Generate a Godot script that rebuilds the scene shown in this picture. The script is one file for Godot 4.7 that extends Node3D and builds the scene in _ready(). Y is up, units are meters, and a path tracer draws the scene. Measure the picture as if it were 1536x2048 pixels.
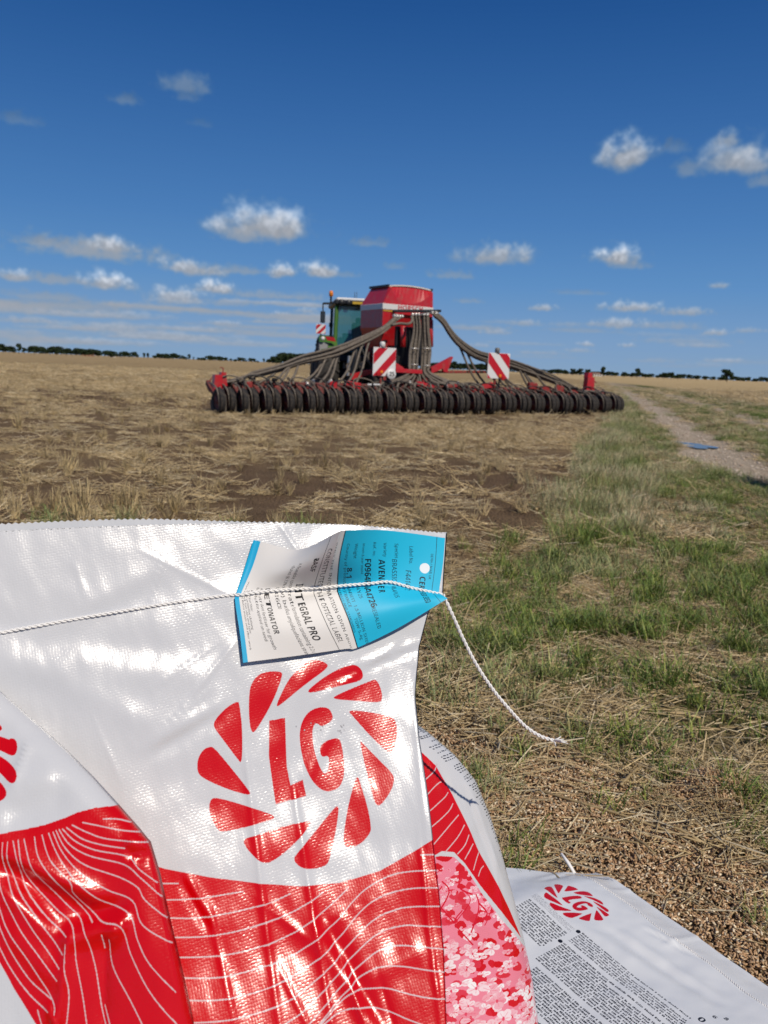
extends Node3D

# ---------------------------------------------------------------- lens of the photograph
const FPX := 1539.0
const EYE := Vector3(0, 1.15, 0)
var fwd: Vector3
var rgt: Vector3
var upw: Vector3
var M := {}
var noise := FastNoiseLite.new()
var rng := RandomNumberGenerator.new()
var used := {}

func ray(px: float, py: float) -> Vector3:
	return fwd * FPX + rgt * (px - 768.0) - upw * (py - 1024.0)

func gp(px: float, py: float, y := 0.0) -> Vector3:
	var d := ray(px, py)
	return EYE + d * ((y - EYE.y) / d.y)

func at_depth(px: float, py: float, depth: float) -> Vector3:
	return EYE + ray(px, py) * (depth / FPX)

# ---------------------------------------------------------------- naming
func numbered(called: String) -> String:
	var n: int = used.get(called, 0)
	used[called] = n + 1
	return called if n == 0 else "%s_%03d" % [called, n]

func tag(o: Node, label: String, category: String, group := "", kind := "") -> void:
	if label: o.set_meta("label", label)
	if category: o.set_meta("category", category)
	if group: o.set_meta("group", group)
	if kind: o.set_meta("kind", kind)

func thing(called: String, label: String, category: String, at := Vector3.ZERO, turn := 0.0, group := "") -> Node3D:
	var o := Node3D.new()
	o.name = numbered(called)
	add_child(o)
	o.position = at
	o.rotation.y = turn
	tag(o, label, category, group)
	return o

func put(parent: Node, called: String, mesh: Mesh, m: Material) -> MeshInstance3D:
	var o := MeshInstance3D.new()
	o.name = numbered(called) if parent == self else called
	o.mesh = mesh
	o.material_override = m
	parent.add_child(o, true)
	return o

func copy(o: Node3D, label := "") -> Node3D:
	var c: Node3D = o.duplicate()
	c.name = numbered(String(o.get_meta("base_name")))
	add_child(c)
	if label: c.set_meta("label", label)
	return c

# ---------------------------------------------------------------- mesh helpers
func begin(smooth := false) -> SurfaceTool:
	var st := SurfaceTool.new()
	st.begin(Mesh.PRIMITIVE_TRIANGLES)
	st.set_smooth_group(0 if smooth else -1)
	return st

func done(st: SurfaceTool) -> ArrayMesh:
	st.generate_normals()
	return st.commit()

func tri(st: SurfaceTool, a: Vector3, b: Vector3, c: Vector3) -> void:
	st.add_vertex(a); st.add_vertex(b); st.add_vertex(c)

func quad(st: SurfaceTool, a: Vector3, b: Vector3, c: Vector3, d: Vector3) -> void:
	tri(st, a, b, c); tri(st, a, c, d)

# box with chamfered edges
func box(st: SurfaceTool, c: Vector3, s: Vector3, b := Basis.IDENTITY, ch := 0.0) -> void:
	var h := s * 0.5
	var k := minf(ch, minf(h.x, minf(h.y, h.z)) * 0.6)
	if k <= 0.0:
		var p := []
		for i in 8: p.append(c + b * Vector3(h.x if i & 1 else -h.x, h.y if i & 2 else -h.y, h.z if i & 4 else -h.z))
		for f in [[0, 2, 3, 1], [4, 5, 7, 6], [0, 1, 5, 4], [2, 6, 7, 3], [0, 4, 6, 2], [1, 3, 7, 5]]:
			quad(st, p[f[3]], p[f[2]], p[f[1]], p[f[0]])
		return
	var ax := [Vector3.RIGHT, Vector3.UP, Vector3.BACK]
	# faces
	for a in 3:
		var u: Vector3 = ax[(a + 1) % 3]
		var v: Vector3 = ax[(a + 2) % 3]
		for sg in [-1.0, 1.0]:
			var n: Vector3 = ax[a] * sg
			var hu: Vector3 = u * (h[(a + 1) % 3] - k)
			var hv: Vector3 = v * (h[(a + 2) % 3] - k)
			var o: Vector3 = n * h[a]
			var q := [c + b * (o - hu - hv), c + b * (o + hu - hv), c + b * (o + hu + hv), c + b * (o - hu + hv)]
			if sg > 0: quad(st, q[3], q[2], q[1], q[0])
			else: quad(st, q[0], q[1], q[2], q[3])
	for a in 3:
		var i1 := (a + 1) % 3
		var i2 := (a + 2) % 3
		for s1 in [-1.0, 1.0]:
			for s2 in [-1.0, 1.0]:
				var e: Vector3 = ax[a] * (h[a] - k)
				var p1: Vector3 = ax[i1] * s1 * h[i1] + ax[i2] * s2 * (h[i2] - k)
				var p2: Vector3 = ax[i1] * s1 * (h[i1] - k) + ax[i2] * s2 * h[i2]
				var q := [c + b * (p1 - e), c + b * (p1 + e), c + b * (p2 + e), c + b * (p2 - e)]
				if s1 * s2 > 0: quad(st, q[0], q[1], q[2], q[3])
				else: quad(st, q[3], q[2], q[1], q[0])
	for sx in [-1.0, 1.0]:
		for sy in [-1.0, 1.0]:
			for sz in [-1.0, 1.0]:
				var a := c + b * Vector3(sx * h.x, sy * (h.y - k), sz * (h.z - k))
				var d := c + b * Vector3(sx * (h.x - k), sy * h.y, sz * (h.z - k))
				var e := c + b * Vector3(sx * (h.x - k), sy * (h.y - k), sz * h.z)
				if sx * sy * sz > 0: tri(st, a, e, d)
				else: tri(st, a, d, e)

# a box beam from a to b
func beam(st: SurfaceTool, a: Vector3, b: Vector3, w: float, hgt: float, ch := 0.0) -> void:
	var z := (b - a).normalized()
	var x := Vector3.UP.cross(z)
	if x.length() < 0.05: x = Vector3.RIGHT.cross(z)
	x = x.normalized()
	box(st, (a + b) * 0.5, Vector3(w, hgt, a.distance_to(b)), Basis(x, z.cross(x), z), ch)

func tube(st: SurfaceTool, pts: Array, r, n := 8, caps := true) -> void:
	var m := pts.size()
	var rings := []
	var side := Vector3.ZERO
	for i in m:
		var t: Vector3 = (pts[mini(i + 1, m - 1)] - pts[maxi(i - 1, 0)]).normalized()
		if side == Vector3.ZERO:
			side = t.cross(Vector3.UP)
			if side.length() < 0.1: side = t.cross(Vector3.RIGHT)
		side = (side - t * side.dot(t)).normalized()
		var o := t.cross(side)
		var rr: float = r[i] if r is Array else r
		var ring := []
		for k in n:
			var a := TAU * k / n
			ring.append(pts[i] + (side * cos(a) + o * sin(a)) * rr)
		rings.append(ring)
	for i in m - 1:
		for k in n:
			var k2 := (k + 1) % n
			quad(st, rings[i][k], rings[i + 1][k], rings[i + 1][k2], rings[i][k2])
	if caps:
		for k in range(1, n - 1):
			tri(st, rings[0][0], rings[0][k], rings[0][k + 1])
			tri(st, rings[m - 1][0], rings[m - 1][k + 1], rings[m - 1][k])

# profile of (radius, along) turned round the local y axis of xf
func lathe(st: SurfaceTool, prof: Array, n: int, xf := Transform3D.IDENTITY) -> void:
	for k in n:
		var a := TAU * k / n
		var b := TAU * (k + 1) / n
		for i in prof.size() - 1:
			var p: Vector2 = prof[i]
			var q: Vector2 = prof[i + 1]
			var v := [xf * Vector3(cos(a) * p.x, p.y, sin(a) * p.x), xf * Vector3(cos(b) * p.x, p.y, sin(b) * p.x), xf * Vector3(cos(b) * q.x, q.y, sin(b) * q.x), xf * Vector3(cos(a) * q.x, q.y, sin(a) * q.x)]
			if p.x > 1e-5: tri(st, v[0], v[2], v[1])
			if q.x > 1e-5: tri(st, v[0], v[3], v[2])

# polygon (x, y) of xf, thick along its z
func prism(st: SurfaceTool, poly: PackedVector2Array, xf: Transform3D, depth: float) -> void:
	var idx := Geometry2D.triangulate_polygon(poly)
	var cw := Geometry2D.is_polygon_clockwise(poly)
	var z0 := -depth * 0.5
	var z1 := depth * 0.5
	for i in range(0, idx.size(), 3):
		var a := poly[idx[i]]
		var b := poly[idx[i + 1]]
		var c := poly[idx[i + 2]]
		if (b - a).cross(c - a) > 0: var t := b; b = c; c = t
		tri(st, xf * Vector3(a.x, a.y, z1), xf * Vector3(b.x, b.y, z1), xf * Vector3(c.x, c.y, z1))
		tri(st, xf * Vector3(a.x, a.y, z0), xf * Vector3(c.x, c.y, z0), xf * Vector3(b.x, b.y, z0))
	for i in poly.size():
		var a := poly[i]
		var b := poly[(i + 1) % poly.size()]
		if cw:
			var t := a; a = b; b = t
		quad(st, xf * Vector3(a.x, a.y, z0), xf * Vector3(a.x, a.y, z1), xf * Vector3(b.x, b.y, z1), xf * Vector3(b.x, b.y, z0))

# grid of points [row][column], smooth, with uv [row][column] if given
func grid(rows: Array, uvs = null) -> ArrayMesh:
	var nr := rows.size()
	var nc: int = rows[0].size()
	var v := PackedVector3Array()
	var t := PackedVector2Array()
	var nrm := PackedVector3Array()
	var ix := PackedInt32Array()
	v.resize(nr * nc); nrm.resize(nr * nc)
	if uvs: t.resize(nr * nc)
	for i in nr:
		for j in nc:
			v[i * nc + j] = rows[i][j]
			if uvs: t[i * nc + j] = uvs[i][j]
	for i in nr - 1:
		for j in nc - 1:
			var a := i * nc + j
			ix.append_array(PackedInt32Array([a, a + 1, a + nc + 1, a, a + nc + 1, a + nc]))
	for i in nr:
		for j in nc:
			var dx := v[i * nc + mini(j + 1, nc - 1)] - v[i * nc + maxi(j - 1, 0)]
			var dy := v[mini(i + 1, nr - 1) * nc + j] - v[maxi(i - 1, 0) * nc + j]
			nrm[i * nc + j] = dy.cross(dx).normalized()
	var arr := []
	arr.resize(Mesh.ARRAY_MAX)
	arr[Mesh.ARRAY_VERTEX] = v
	arr[Mesh.ARRAY_NORMAL] = nrm
	arr[Mesh.ARRAY_INDEX] = ix
	if uvs: arr[Mesh.ARRAY_TEX_UV] = t
	var am := ArrayMesh.new()
	am.add_surface_from_arrays(Mesh.PRIMITIVE_TRIANGLES, arr)
	return am

func spline(pts: Array, n: int) -> Array:
	var out := []
	var m := pts.size()
	for i in m - 1:
		for k in n:
			var t := float(k) / n
			out.append(pts[i].cubic_interpolate(pts[i + 1], pts[maxi(i - 1, 0)], pts[mini(i + 2, m - 1)], t))
	out.append(pts[m - 1])
	return out

func lin(pts: Array, x: float) -> float:  # pts: Vector2(key, value) sorted by key
	if x <= pts[0].x: return pts[0].y
	for i in range(1, pts.size()):
		if x <= pts[i].x:
			return lerpf(pts[i - 1].y, pts[i].y, (x - pts[i - 1].x) / maxf(pts[i].x - pts[i - 1].x, 1e-6))
	return pts[pts.size() - 1].y

# ---------------------------------------------------------------- materials
func mat(called: String, c: Color, rough := 0.6, metal := 0.0, spec := 0.5) -> StandardMaterial3D:
	var m := StandardMaterial3D.new()
	m.resource_name = called
	m.albedo_color = c
	m.roughness = rough
	m.metallic = metal
	m.metallic_specular = spec
	M[called] = m
	return m

func srgb(r: float, g: float, b: float) -> Color:  # linear values in, colour property out
	return Color(r, g, b).linear_to_srgb()

func noise_tex(freq: float, lo: Color, hi: Color, seed_ := 1, size := 512, oct := 4, mid = null) -> NoiseTexture2D:
	var t := NoiseTexture2D.new()
	t.width = size; t.height = size; t.seamless = true
	var n := FastNoiseLite.new()
	n.seed = seed_
	n.noise_type = FastNoiseLite.TYPE_SIMPLEX_SMOOTH
	n.frequency = freq
	n.fractal_octaves = oct
	t.noise = n
	var g := Gradient.new()
	g.set_color(0, lo); g.set_color(1, hi)
	g.set_offset(0, 0.15); g.set_offset(1, 0.85)
	if mid != null: g.add_point(0.5, mid)
	t.color_ramp = g
	return t

# dusty, soiled version of a plain paint: the noise is the dust
func soiled(called: String, c: Color, dirt: Color, rough: float, scale: float, metal := 0.0, seed_ := 3) -> StandardMaterial3D:
	var m := mat(called, Color.WHITE, rough, metal)
	m.albedo_texture = noise_tex(0.02, c, dirt, seed_, 256, 5, c.lerp(dirt, 0.25))
	m.uv1_triplanar = true
	m.uv1_scale = Vector3.ONE * scale
	return m

func _ready() -> void:
	noise.seed = 11
	noise.frequency = 1.0
	noise.fractal_octaves = 3
	rng.seed = 4711
	# --- camera
	var th := deg_to_rad(10.7)
	var ro := deg_to_rad(2.24)
	fwd = Vector3(0, -sin(th), -cos(th))
	var u0 := Vector3(0, cos(th), -sin(th))
	rgt = Vector3.RIGHT * cos(ro) + u0 * sin(ro)
	upw = -Vector3.RIGHT * sin(ro) + u0 * cos(ro)
	var cam := Camera3D.new()
	cam.name = "camera"
	var ca := CameraAttributesPhysical.new()
	ca.frustum_focal_length = 12.0 / (1024.0 / FPX)
	ca.frustum_focus_distance = 1.0
	ca.frustum_near = 0.05
	ca.frustum_far = 9000.0
	ca.exposure_aperture = 7.2
	cam.attributes = ca
	cam.fov = rad_to_deg(2.0 * atan(1024.0 / FPX))
	cam.near = 0.05
	cam.far = 9000.0
	cam.transform = Transform3D(Basis(rgt, upw, -fwd), EYE)
	add_child(cam)
	cam.current = true
	# --- sky, sun, exposure
	var env := Environment.new()
	env.background_mode = Environment.BG_SKY
	env.tonemap_mode = Environment.TONE_MAPPER_LINEAR
	env.tonemap_exposure = 1.0
	env.sdfgi_enabled = true
	env.ssao_enabled = true
	env.ssil_enabled = true
	var pan := PanoramaSkyMaterial.new()
	pan.panorama = ImageTexture.create_from_image(make_sky())
	pan.energy_multiplier = 1.0
	var sky := Sky.new()
	sky.sky_material = pan
	env.sky = sky
	var we := WorldEnvironment.new()
	we.name = "world_environment"
	we.environment = env
	add_child(we)
	var sun := DirectionalLight3D.new()
	sun.name = "sun"
	sun.light_energy = 1.12
	sun.light_color = Color(1.0, 0.955, 0.89)
	sun.light_angular_distance = 0.53
	sun.shadow_enabled = true
	var el := deg_to_rad(47.0)
	var to_sun := Vector3(0.55 * cos(el), sin(el), 0.835 * cos(el)).normalized()
	sun.look_at_from_position(to_sun * 10.0, Vector3.ZERO)
	add_child(sun)
	# --- the place
	make_materials()
	make_zones()
	make_ground()
	make_far_trees()
	make_litter()
	make_drill()
	make_tractor()
	make_pickup()
	make_bags()

# ---------------------------------------------------------------- sky: clear air and fair-weather clouds
func sky_tone(el: float) -> Color:  # el in degrees, linear colours
	var k := [[0.0, Color8(134, 163, 194)], [2.5, Color8(122, 157, 197)], [6.0, Color8(95, 143, 195)], [10.0, Color8(76, 126, 184)], [16.0, Color8(56, 105, 166)], [23.0, Color8(35, 83, 145)], [35.0, Color8(28, 72, 130)], [90.0, Color8(24, 62, 118)]]
	for i in range(1, k.size()):
		if el <= k[i][0]:
			return k[i - 1][1].lerp(k[i][1], (el - k[i - 1][0]) / (k[i][0] - k[i - 1][0]))
	return k[k.size() - 1][1]

# brighter air round the unseen sun, added to lift the shadows
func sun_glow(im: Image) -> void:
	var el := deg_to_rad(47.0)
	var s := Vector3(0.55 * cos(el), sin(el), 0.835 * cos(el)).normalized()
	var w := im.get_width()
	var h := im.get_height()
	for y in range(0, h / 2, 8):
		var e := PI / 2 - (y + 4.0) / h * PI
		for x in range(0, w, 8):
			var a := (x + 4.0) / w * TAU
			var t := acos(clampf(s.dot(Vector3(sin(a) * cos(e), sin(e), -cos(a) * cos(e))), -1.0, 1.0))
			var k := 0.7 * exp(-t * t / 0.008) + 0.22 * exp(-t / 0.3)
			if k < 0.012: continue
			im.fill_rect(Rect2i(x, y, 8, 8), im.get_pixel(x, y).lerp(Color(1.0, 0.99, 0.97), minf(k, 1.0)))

func make_sky() -> Image:
	var w := 4096
	var h := 2048
	var im := Image.create(w, h, false, Image.FORMAT_RGBA8)
	for y in h:
		var el := 90.0 - (y + 0.5) / h * 180.0
		im.fill_rect(Rect2i(0, y, w, 1), sky_tone(maxf(el, 0.0)))
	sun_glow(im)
	# [x, y, width, height in the photograph, brightness, opacity, seed]
	var list := [
		[372, 165, 110, 42, 0.66, 0.5, 1], [250, 195, 60, 26, 0.5, 0.4, 2], [40, 236, 90, 26, 0.5, 0.3, 3], [400, 243, 60, 20, 0.45, 0.16, 4], [375, 190, 60, 24, 0.5, 0.3, 5],
		[1252, 300, 118, 70, 0.85, 0.95, 6], [1350, 290, 66, 34, 0.5, 0.35, 7], [1462, 305, 130, 70, 0.78, 0.8, 8], [1500, 320, 110, 50, 0.8, 0.8, 63], [1455, 275, 50, 34, 0.75, 0.7, 64], [1528, 358, 60, 30, 0.6, 0.5, 9], [1380, 335, 60, 40, .6, .5, 61],
		[530, 440, 230, 82, 0.92, 1.0, 10], [490, 470, 110, 34, 0.65, 0.7, 11], [570, 466, 60, 22, 0.6, 0.6, 12], [740, 483, 90, 22, 0.55, 0.45, 13],
		[185, 495, 300, 50, 0.66, 0.85, 14], [220, 488, 110, 36, 0.88, 0.9, 15], [90, 480, 130, 24, 0.56, 0.6, 62], [385, 532, 145, 40, 0.82, 0.95, 16], [480, 538, 130, 22, 0.62, 0.6, 17], [565, 540, 66, 34, 0.9, 0.95, 18], [638, 537, 86, 38, 0.92, 1.0, 19], [690, 548, 70, 14, 0.6, 0.4, 20],
		[212, 560, 112, 42, 0.95, 1.0, 21], [25, 549, 70, 26, 0.88, 0.9, 22], [100, 556, 150, 24, 0.62, 0.7, 23], [350, 588, 130, 40, 0.85, 0.9, 24], [432, 573, 100, 32, 0.92, 1.0, 25], [520, 588, 140, 20, 0.66, 0.6, 26], [600, 592, 130, 18, 0.66, 0.6, 27], [90, 590, 180, 22, 0.6, 0.6, 28], [235, 607, 70, 16, 0.66, 0.6, 29], [460, 604, 110, 20, 0.66, 0.6, 30], [140, 612, 240, 26, 0.6, 0.6, 31],
		[990, 506, 180, 50, 0.78, 0.9, 32], [1235, 508, 112, 44, 0.95, 1.0, 33], [1262, 530, 80, 18, 0.6, 0.5, 34], [905, 548, 110, 22, 0.6, 0.5, 35], [790, 531, 60, 16, 0.6, 0.35, 36], [1437, 570, 44, 14, 0.75, 0.7, 37], [1160, 584, 120, 12, 0.55, 0.35, 38], [1265, 612, 140, 24, 0.85, 0.9, 39], [1370, 622, 110, 20, 0.75, 0.8, 40], [1086, 614, 66, 16, 0.8, 0.8, 41], [935, 601, 70, 12, 0.6, 0.5, 42], [1240, 645, 120, 26, 0.82, 0.8, 43], [1350, 650, 130, 18, 0.66, 0.6, 44], [1430, 664, 60, 14, 0.8, 0.8, 45], [1050, 645, 80, 16, 0.75, 0.6, 46], [990, 662, 80, 14, 0.78, 0.7, 47], [960, 655, 140, 14, 0.62, 0.5, 48], [1165, 660, 160, 12, 0.6, 0.45, 49], [1172, 687, 40, 12, 0.9, 0.8, 50], [1256, 690, 40, 10, 0.85, 0.7, 51], [1160, 700, 70, 10, 0.75, 0.6, 52], [1400, 690, 120, 10, 0.75, 0.6, 53], [1450, 720, 80, 9, 0.8, 0.7, 54], [1500, 660, 60, 12, 0.75, 0.6, 55], [960, 690, 60, 10, 0.75, 0.5, 56], [1080, 705, 120, 9, 0.7, 0.5, 57],
		[560, 627, 50, 12, 0.88, 0.8, 58], [615, 620, 60, 14, 0.8, 0.7, 59], [445, 645, 80, 12, 0.82, 0.7, 60],
	]
	var r := RandomNumberGenerator.new()
	r.seed = 99
	for i in 40:  # banks of thin cloud low over the horizon
		list.append([r.randf_range(-60, 640), r.randf_range(600, 690), r.randf_range(130, 360), r.randf_range(9, 22), r.randf_range(0.62, 0.78), r.randf_range(0.5, 0.85), 100 + i])
	for i in 12:
		list.append([r.randf_range(880, 1560), r.randf_range(640, 735), r.randf_range(90, 260), r.randf_range(7, 14), r.randf_range(0.6, 0.75), r.randf_range(0.25, 0.5), 140 + i])
	var dirs := []
	for c in list:
		var d := ray(c[0], c[1]).normalized()
		dirs.append([atan2(d.x, -d.z), asin(d.y), c[2] / FPX, c[3] / FPX, c[4], c[5], c[6]])
	for i in 260:  # the same kind of sky all the way round
		var az := r.randf_range(0.55, TAU - 0.55)
		var el := deg_to_rad(1.0 + 26.0 * pow(r.randf(), 2.2))
		var s := 0.02 + el * 0.22
		dirs.append([az if az < PI else az - TAU, el, s * r.randf_range(1.2, 2.4), s * r.randf_range(0.3, 0.5), r.randf_range(0.6, 0.95), r.randf_range(0.4, 1.0), 200 + i])
	var n := FastNoiseLite.new()
	n.noise_type = FastNoiseLite.TYPE_SIMPLEX_SMOOTH
	n.fractal_octaves = 5
	n.fractal_gain = 0.55
	n.frequency = 1.0
	for c in dirs:
		var az: float = c[0]
		var el: float = c[1]
		var hw: float = c[2] * 0.66
		var hh: float = c[3] * 0.72
		var sd: float = c[6] * 7.31
		var x0 := int((az - hw) / TAU * w)
		var x1 := int((az + hw) / TAU * w)
		var y0 := int((0.5 - (el + hh) / PI) * h)
		var y1 := mini(int((0.5 - (el - hh) / PI) * h), h / 2 - 1)
		var asp := clampf(hw / hh, 1.0, 5.0)
		for y in range(y0, y1 + 1):
			var e := (0.5 - (y + 0.5) / h) * PI
			var ty := (e - el) / hh
			for x in range(x0, x1 + 1):
				var a := (x + 0.5) / w * TAU
				var tx := (a - az) / hw
				var wob := n.get_noise_3d(tx * asp * 0.8 + sd, ty * 0.9, sd)
				var fine := n.get_noise_3d(tx * asp * 2.6 - sd, ty * 2.8, sd + 9.0)
				var yy := ty + 0.25
				yy = yy * (0.95 if yy > 0.0 else 2.1)
				var rr := sqrt(tx * tx * 1.25 + yy * yy)
				var dens := 0.94 - rr + wob * 0.5 + fine * 0.12
				var al := smoothstep(0.0, 0.78, dens) * float(c[5]) * 0.95
				if al < 0.01: continue
				var lit := smoothstep(-0.45, 0.5, ty + fine * 0.5 + wob * 0.3) * smoothstep(0.0, 0.4, dens)
				var br: float = lerpf(0.63, c[4], lit)
				var cc := Color(br * 0.985, br * 1.0, br * 1.035).lerp(Color(0.60, 0.67, 0.77), 0.38 * exp(-e * 9.0))
				var xx := posmod(x, w)
				im.set_pixel(xx, y, im.get_pixel(xx, y).lerp(cc, al))
	return im

# ---------------------------------------------------------------- materials shared by many things
func make_materials() -> void:
	soiled("red_paint", srgb(0.50, 0.006, 0.012), srgb(0.40, 0.055, 0.045), 0.38, 0.9)
	M.red_paint.clearcoat_enabled = true
	M.red_paint.clearcoat = 0.5
	M.red_paint.clearcoat_roughness = 0.25
	soiled("dull_red", srgb(0.32, 0.012, 0.014), srgb(0.16, 0.10, 0.065), 0.6, 2.2, 0.0, 5)
	soiled("muddy_red", srgb(0.17, 0.022, 0.02), srgb(0.13, 0.095, 0.068), 0.7, 2.6, 0.0, 15)
	soiled("muddy_steel", srgb(0.045, 0.04, 0.036), srgb(0.17, 0.125, 0.085), 0.75, 2.6, 0.0, 6)
	soiled("tyre_rubber", srgb(0.010, 0.010, 0.011), srgb(0.085, 0.063, 0.045), 0.85, 2.4, 0.0, 7)
	soiled("tractor_tyre", srgb(0.022, 0.021, 0.02), srgb(0.055, 0.046, 0.036), 0.8, 1.4, 0.0, 8)
	soiled("hose_rubber", srgb(0.105, 0.088, 0.07), srgb(0.22, 0.18, 0.14), 0.6, 3.0, 0.0, 9)
	mat("dark_hose", srgb(0.02, 0.019, 0.018), 0.5)
	soiled("green_paint", srgb(0.045, 0.15, 0.012), srgb(0.08, 0.15, 0.035), 0.35, 1.2, 0.0, 10)
	mat("white_paint", srgb(0.72, 0.72, 0.72), 0.4)
	mat("red_board", srgb(0.5, 0.008, 0.02), 0.4)
	mat("dark_plastic", srgb(0.02, 0.021, 0.023), 0.45)
	mat("grey_plastic", srgb(0.16, 0.165, 0.17), 0.55)
	mat("light_steel", srgb(0.52, 0.52, 0.50), 0.4, 0.6)
	mat("clamp_steel", srgb(0.62, 0.6, 0.56), 0.35, 0.5)
	mat("amber", srgb(0.75, 0.22, 0.02), 0.3)
	mat("lamp_red", srgb(0.42, 0.01, 0.012), 0.2)
	mat("plate_yellow", srgb(0.55, 0.36, 0.03), 0.5)
	mat("black_print", srgb(0.012, 0.012, 0.012), 0.6)
	mat("band_white", srgb(0.68, 0.68, 0.66), 0.4)
	mat("tarp_white", srgb(0.62, 0.6, 0.56), 0.7)
	mat("seat_black", srgb(0.012, 0.013, 0.016), 0.7)
	var g := mat("cab_glass", Color(0.20, 0.46, 0.48, 0.62), 0.04)
	g.transparency = BaseMaterial3D.TRANSPARENCY_ALPHA
	mat("mirror", srgb(0.03, 0.035, 0.04), 0.1)
	var leaf := mat("tree_leaves", Color.WHITE, 0.8, 0.0, 0.2)
	leaf.vertex_color_use_as_albedo = true
	leaf.cull_mode = BaseMaterial3D.CULL_DISABLED
	mat("tree_bark", srgb(0.05, 0.04, 0.03), 0.9)
	for nm in ["straw", "blade", "grain", "pebble"]:
		var m := mat(nm, Color.WHITE, {"straw": 0.5, "blade": 0.5, "grain": 0.42, "pebble": 0.85}[nm], 0.0, {"straw": 0.5, "blade": 0.4, "grain": 0.5, "pebble": 0.3}[nm])
		m.vertex_color_use_as_albedo = true
		m.cull_mode = BaseMaterial3D.CULL_DISABLED
		if nm == "blade": m.backlight = Color(0.45, 0.5, 0.25)
	var so := mat("soil", Color.WHITE, 0.95, 0.0, 0.2)
	so.vertex_color_use_as_albedo = true
	so.albedo_texture = noise_tex(0.035, Color(0.72, 0.70, 0.68), Color(1, 1, 1), 21, 1024, 6)
	so.uv1_triplanar = true
	so.uv1_world_triplanar = true
	so.uv1_scale = Vector3.ONE * 0.9
	so.heightmap_enabled = true
	so.heightmap_texture = noise_tex(0.03, Color(0, 0, 0), Color(1, 1, 1), 22, 1024, 6)
	so.heightmap_scale = 2.0

# ---------------------------------------------------------------- where field, verge and track lie (metres, as x over distance)
var E_field := []
var T1L := []
var T1R := []
var T2L := []
var T2R := []
var E_gold := []

func edge_of(pts: Array) -> Array:
	var out := []
	for p in pts:
		var g := gp(p[0], p[1])
		out.append(Vector2(-g.z, g.x))
	out.sort_custom(func(a, b): return a.x < b.x)
	# beyond the last point carry on towards the horizon
	var a: Vector2 = out[out.size() - 2]
	var b: Vector2 = out[out.size() - 1]
	out.append(b + (b - a).normalized() * 3000.0)
	return out

func make_zones() -> void:
	E_field = edge_of([[1219, 770], [1232, 800], [1215, 850], [1165, 905], [1128, 980], [1085, 1060], [960, 1180], [930, 1320], [985, 1450], [1230, 1560], [1390, 1690], [1560, 1800]])
	for p in [[-60, 776], [100, 778], [250, 783], [430, 792], [700, 806], [1000, 815], [1230, 815]]:
		var g := gp(p[0], p[1])
		E_work.append(Vector2(g.x, -g.z))
	var q := gp(950, 868)
	swath_a = Vector2(q.x, -q.z)
	q = gp(1170, 880)
	swath_b = Vector2(q.x, -q.z)
	q = gp(560, 985)
	dug_a = Vector2(q.x, -q.z)
	q = gp(1110, 955)
	dug_b = Vector2(q.x, -q.z)
	T1L = edge_of([[1221, 768], [1256, 800], [1305, 840], [1335, 870], [1345, 900], [1420, 935], [1490, 955], [1640, 990]])
	T1R = edge_of([[1233, 768], [1302, 800], [1372, 835], [1432, 868], [1485, 900], [1560, 930]])
	T2L = edge_of([[1240, 768], [1294, 780], [1370, 803], [1450, 832], [1536, 866]])
	T2R = edge_of([[1251, 768], [1316, 781], [1405, 804], [1486, 827], [1536, 844]])
	E_gold = edge_of([[1256, 768], [1300, 772], [1400, 787], [1536, 810]])

# weights: x field, y verge grass, z track, w golden stubble
func zone(x: float, d: float) -> Vector4:
	var s := 0.10 + d * 0.008
	var nx := x + noise.get_noise_2d(x * 0.9, d * 0.9) * (0.25 + d * 0.008) + noise.get_noise_2d(x * 4.0 + 50.0, d * 4.0) * 0.1
	var g := smoothstep(-s, s, nx - lin(E_field, d))
	var t := 0.0
	if d > 2.0:
		t = maxf(smoothstep(-s, s, nx - lin(T1L, d)) * (1.0 - smoothstep(-s, s, nx - lin(T1R, d))), 0.85 * smoothstep(-s, s, nx - lin(T2L, d)) * (1.0 - smoothstep(-s, s, nx - lin(T2R, d))))
	var k := smoothstep(-s * 2.0, s * 2.0, nx - lin(E_gold, d)) if d > 12.0 else 0.0
	return Vector4((1.0 - g) * (1.0 - k), g * (1.0 - t) * (1.0 - k), t * (1.0 - k), k)

func ground_y(x: float, z: float) -> float:
	var d := -z
	if d < 0.0 or d > 90.0: return 0.0
	var y := noise.get_noise_2d(x * 1.3, z * 1.3) * 0.022 + noise.get_noise_2d(x * 6.0, z * 6.0) * 0.012
	if d > 3.0:
		var c := (lin(T1L, d) + lin(T1R, d)) * 0.5
		y -= 0.05 * exp(-pow((x - c) / 0.8, 2.0))
	var hp := heap_at
	var q := Vector2(x - hp.x, (z - hp.z)).length()
	y += 0.055 * exp(-q * q / 0.011)
	return y * clampf((95.0 - d) / 40.0, 0.0, 1.0)

var heap_at := Vector3(1.0, 0, -2.0)

var E_work := []
var swath_a: Vector2
var swath_b: Vector2
var dug_a: Vector2
var dug_b: Vector2

func near_seg(x: float, d: float, a: Vector2, b: Vector2, w: float) -> float:
	var p := Geometry2D.get_closest_point_to_segment(Vector2(x, d), a, b)
	return exp(-pow(p.distance_to(Vector2(x, d)) / w, 2.0))

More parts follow.
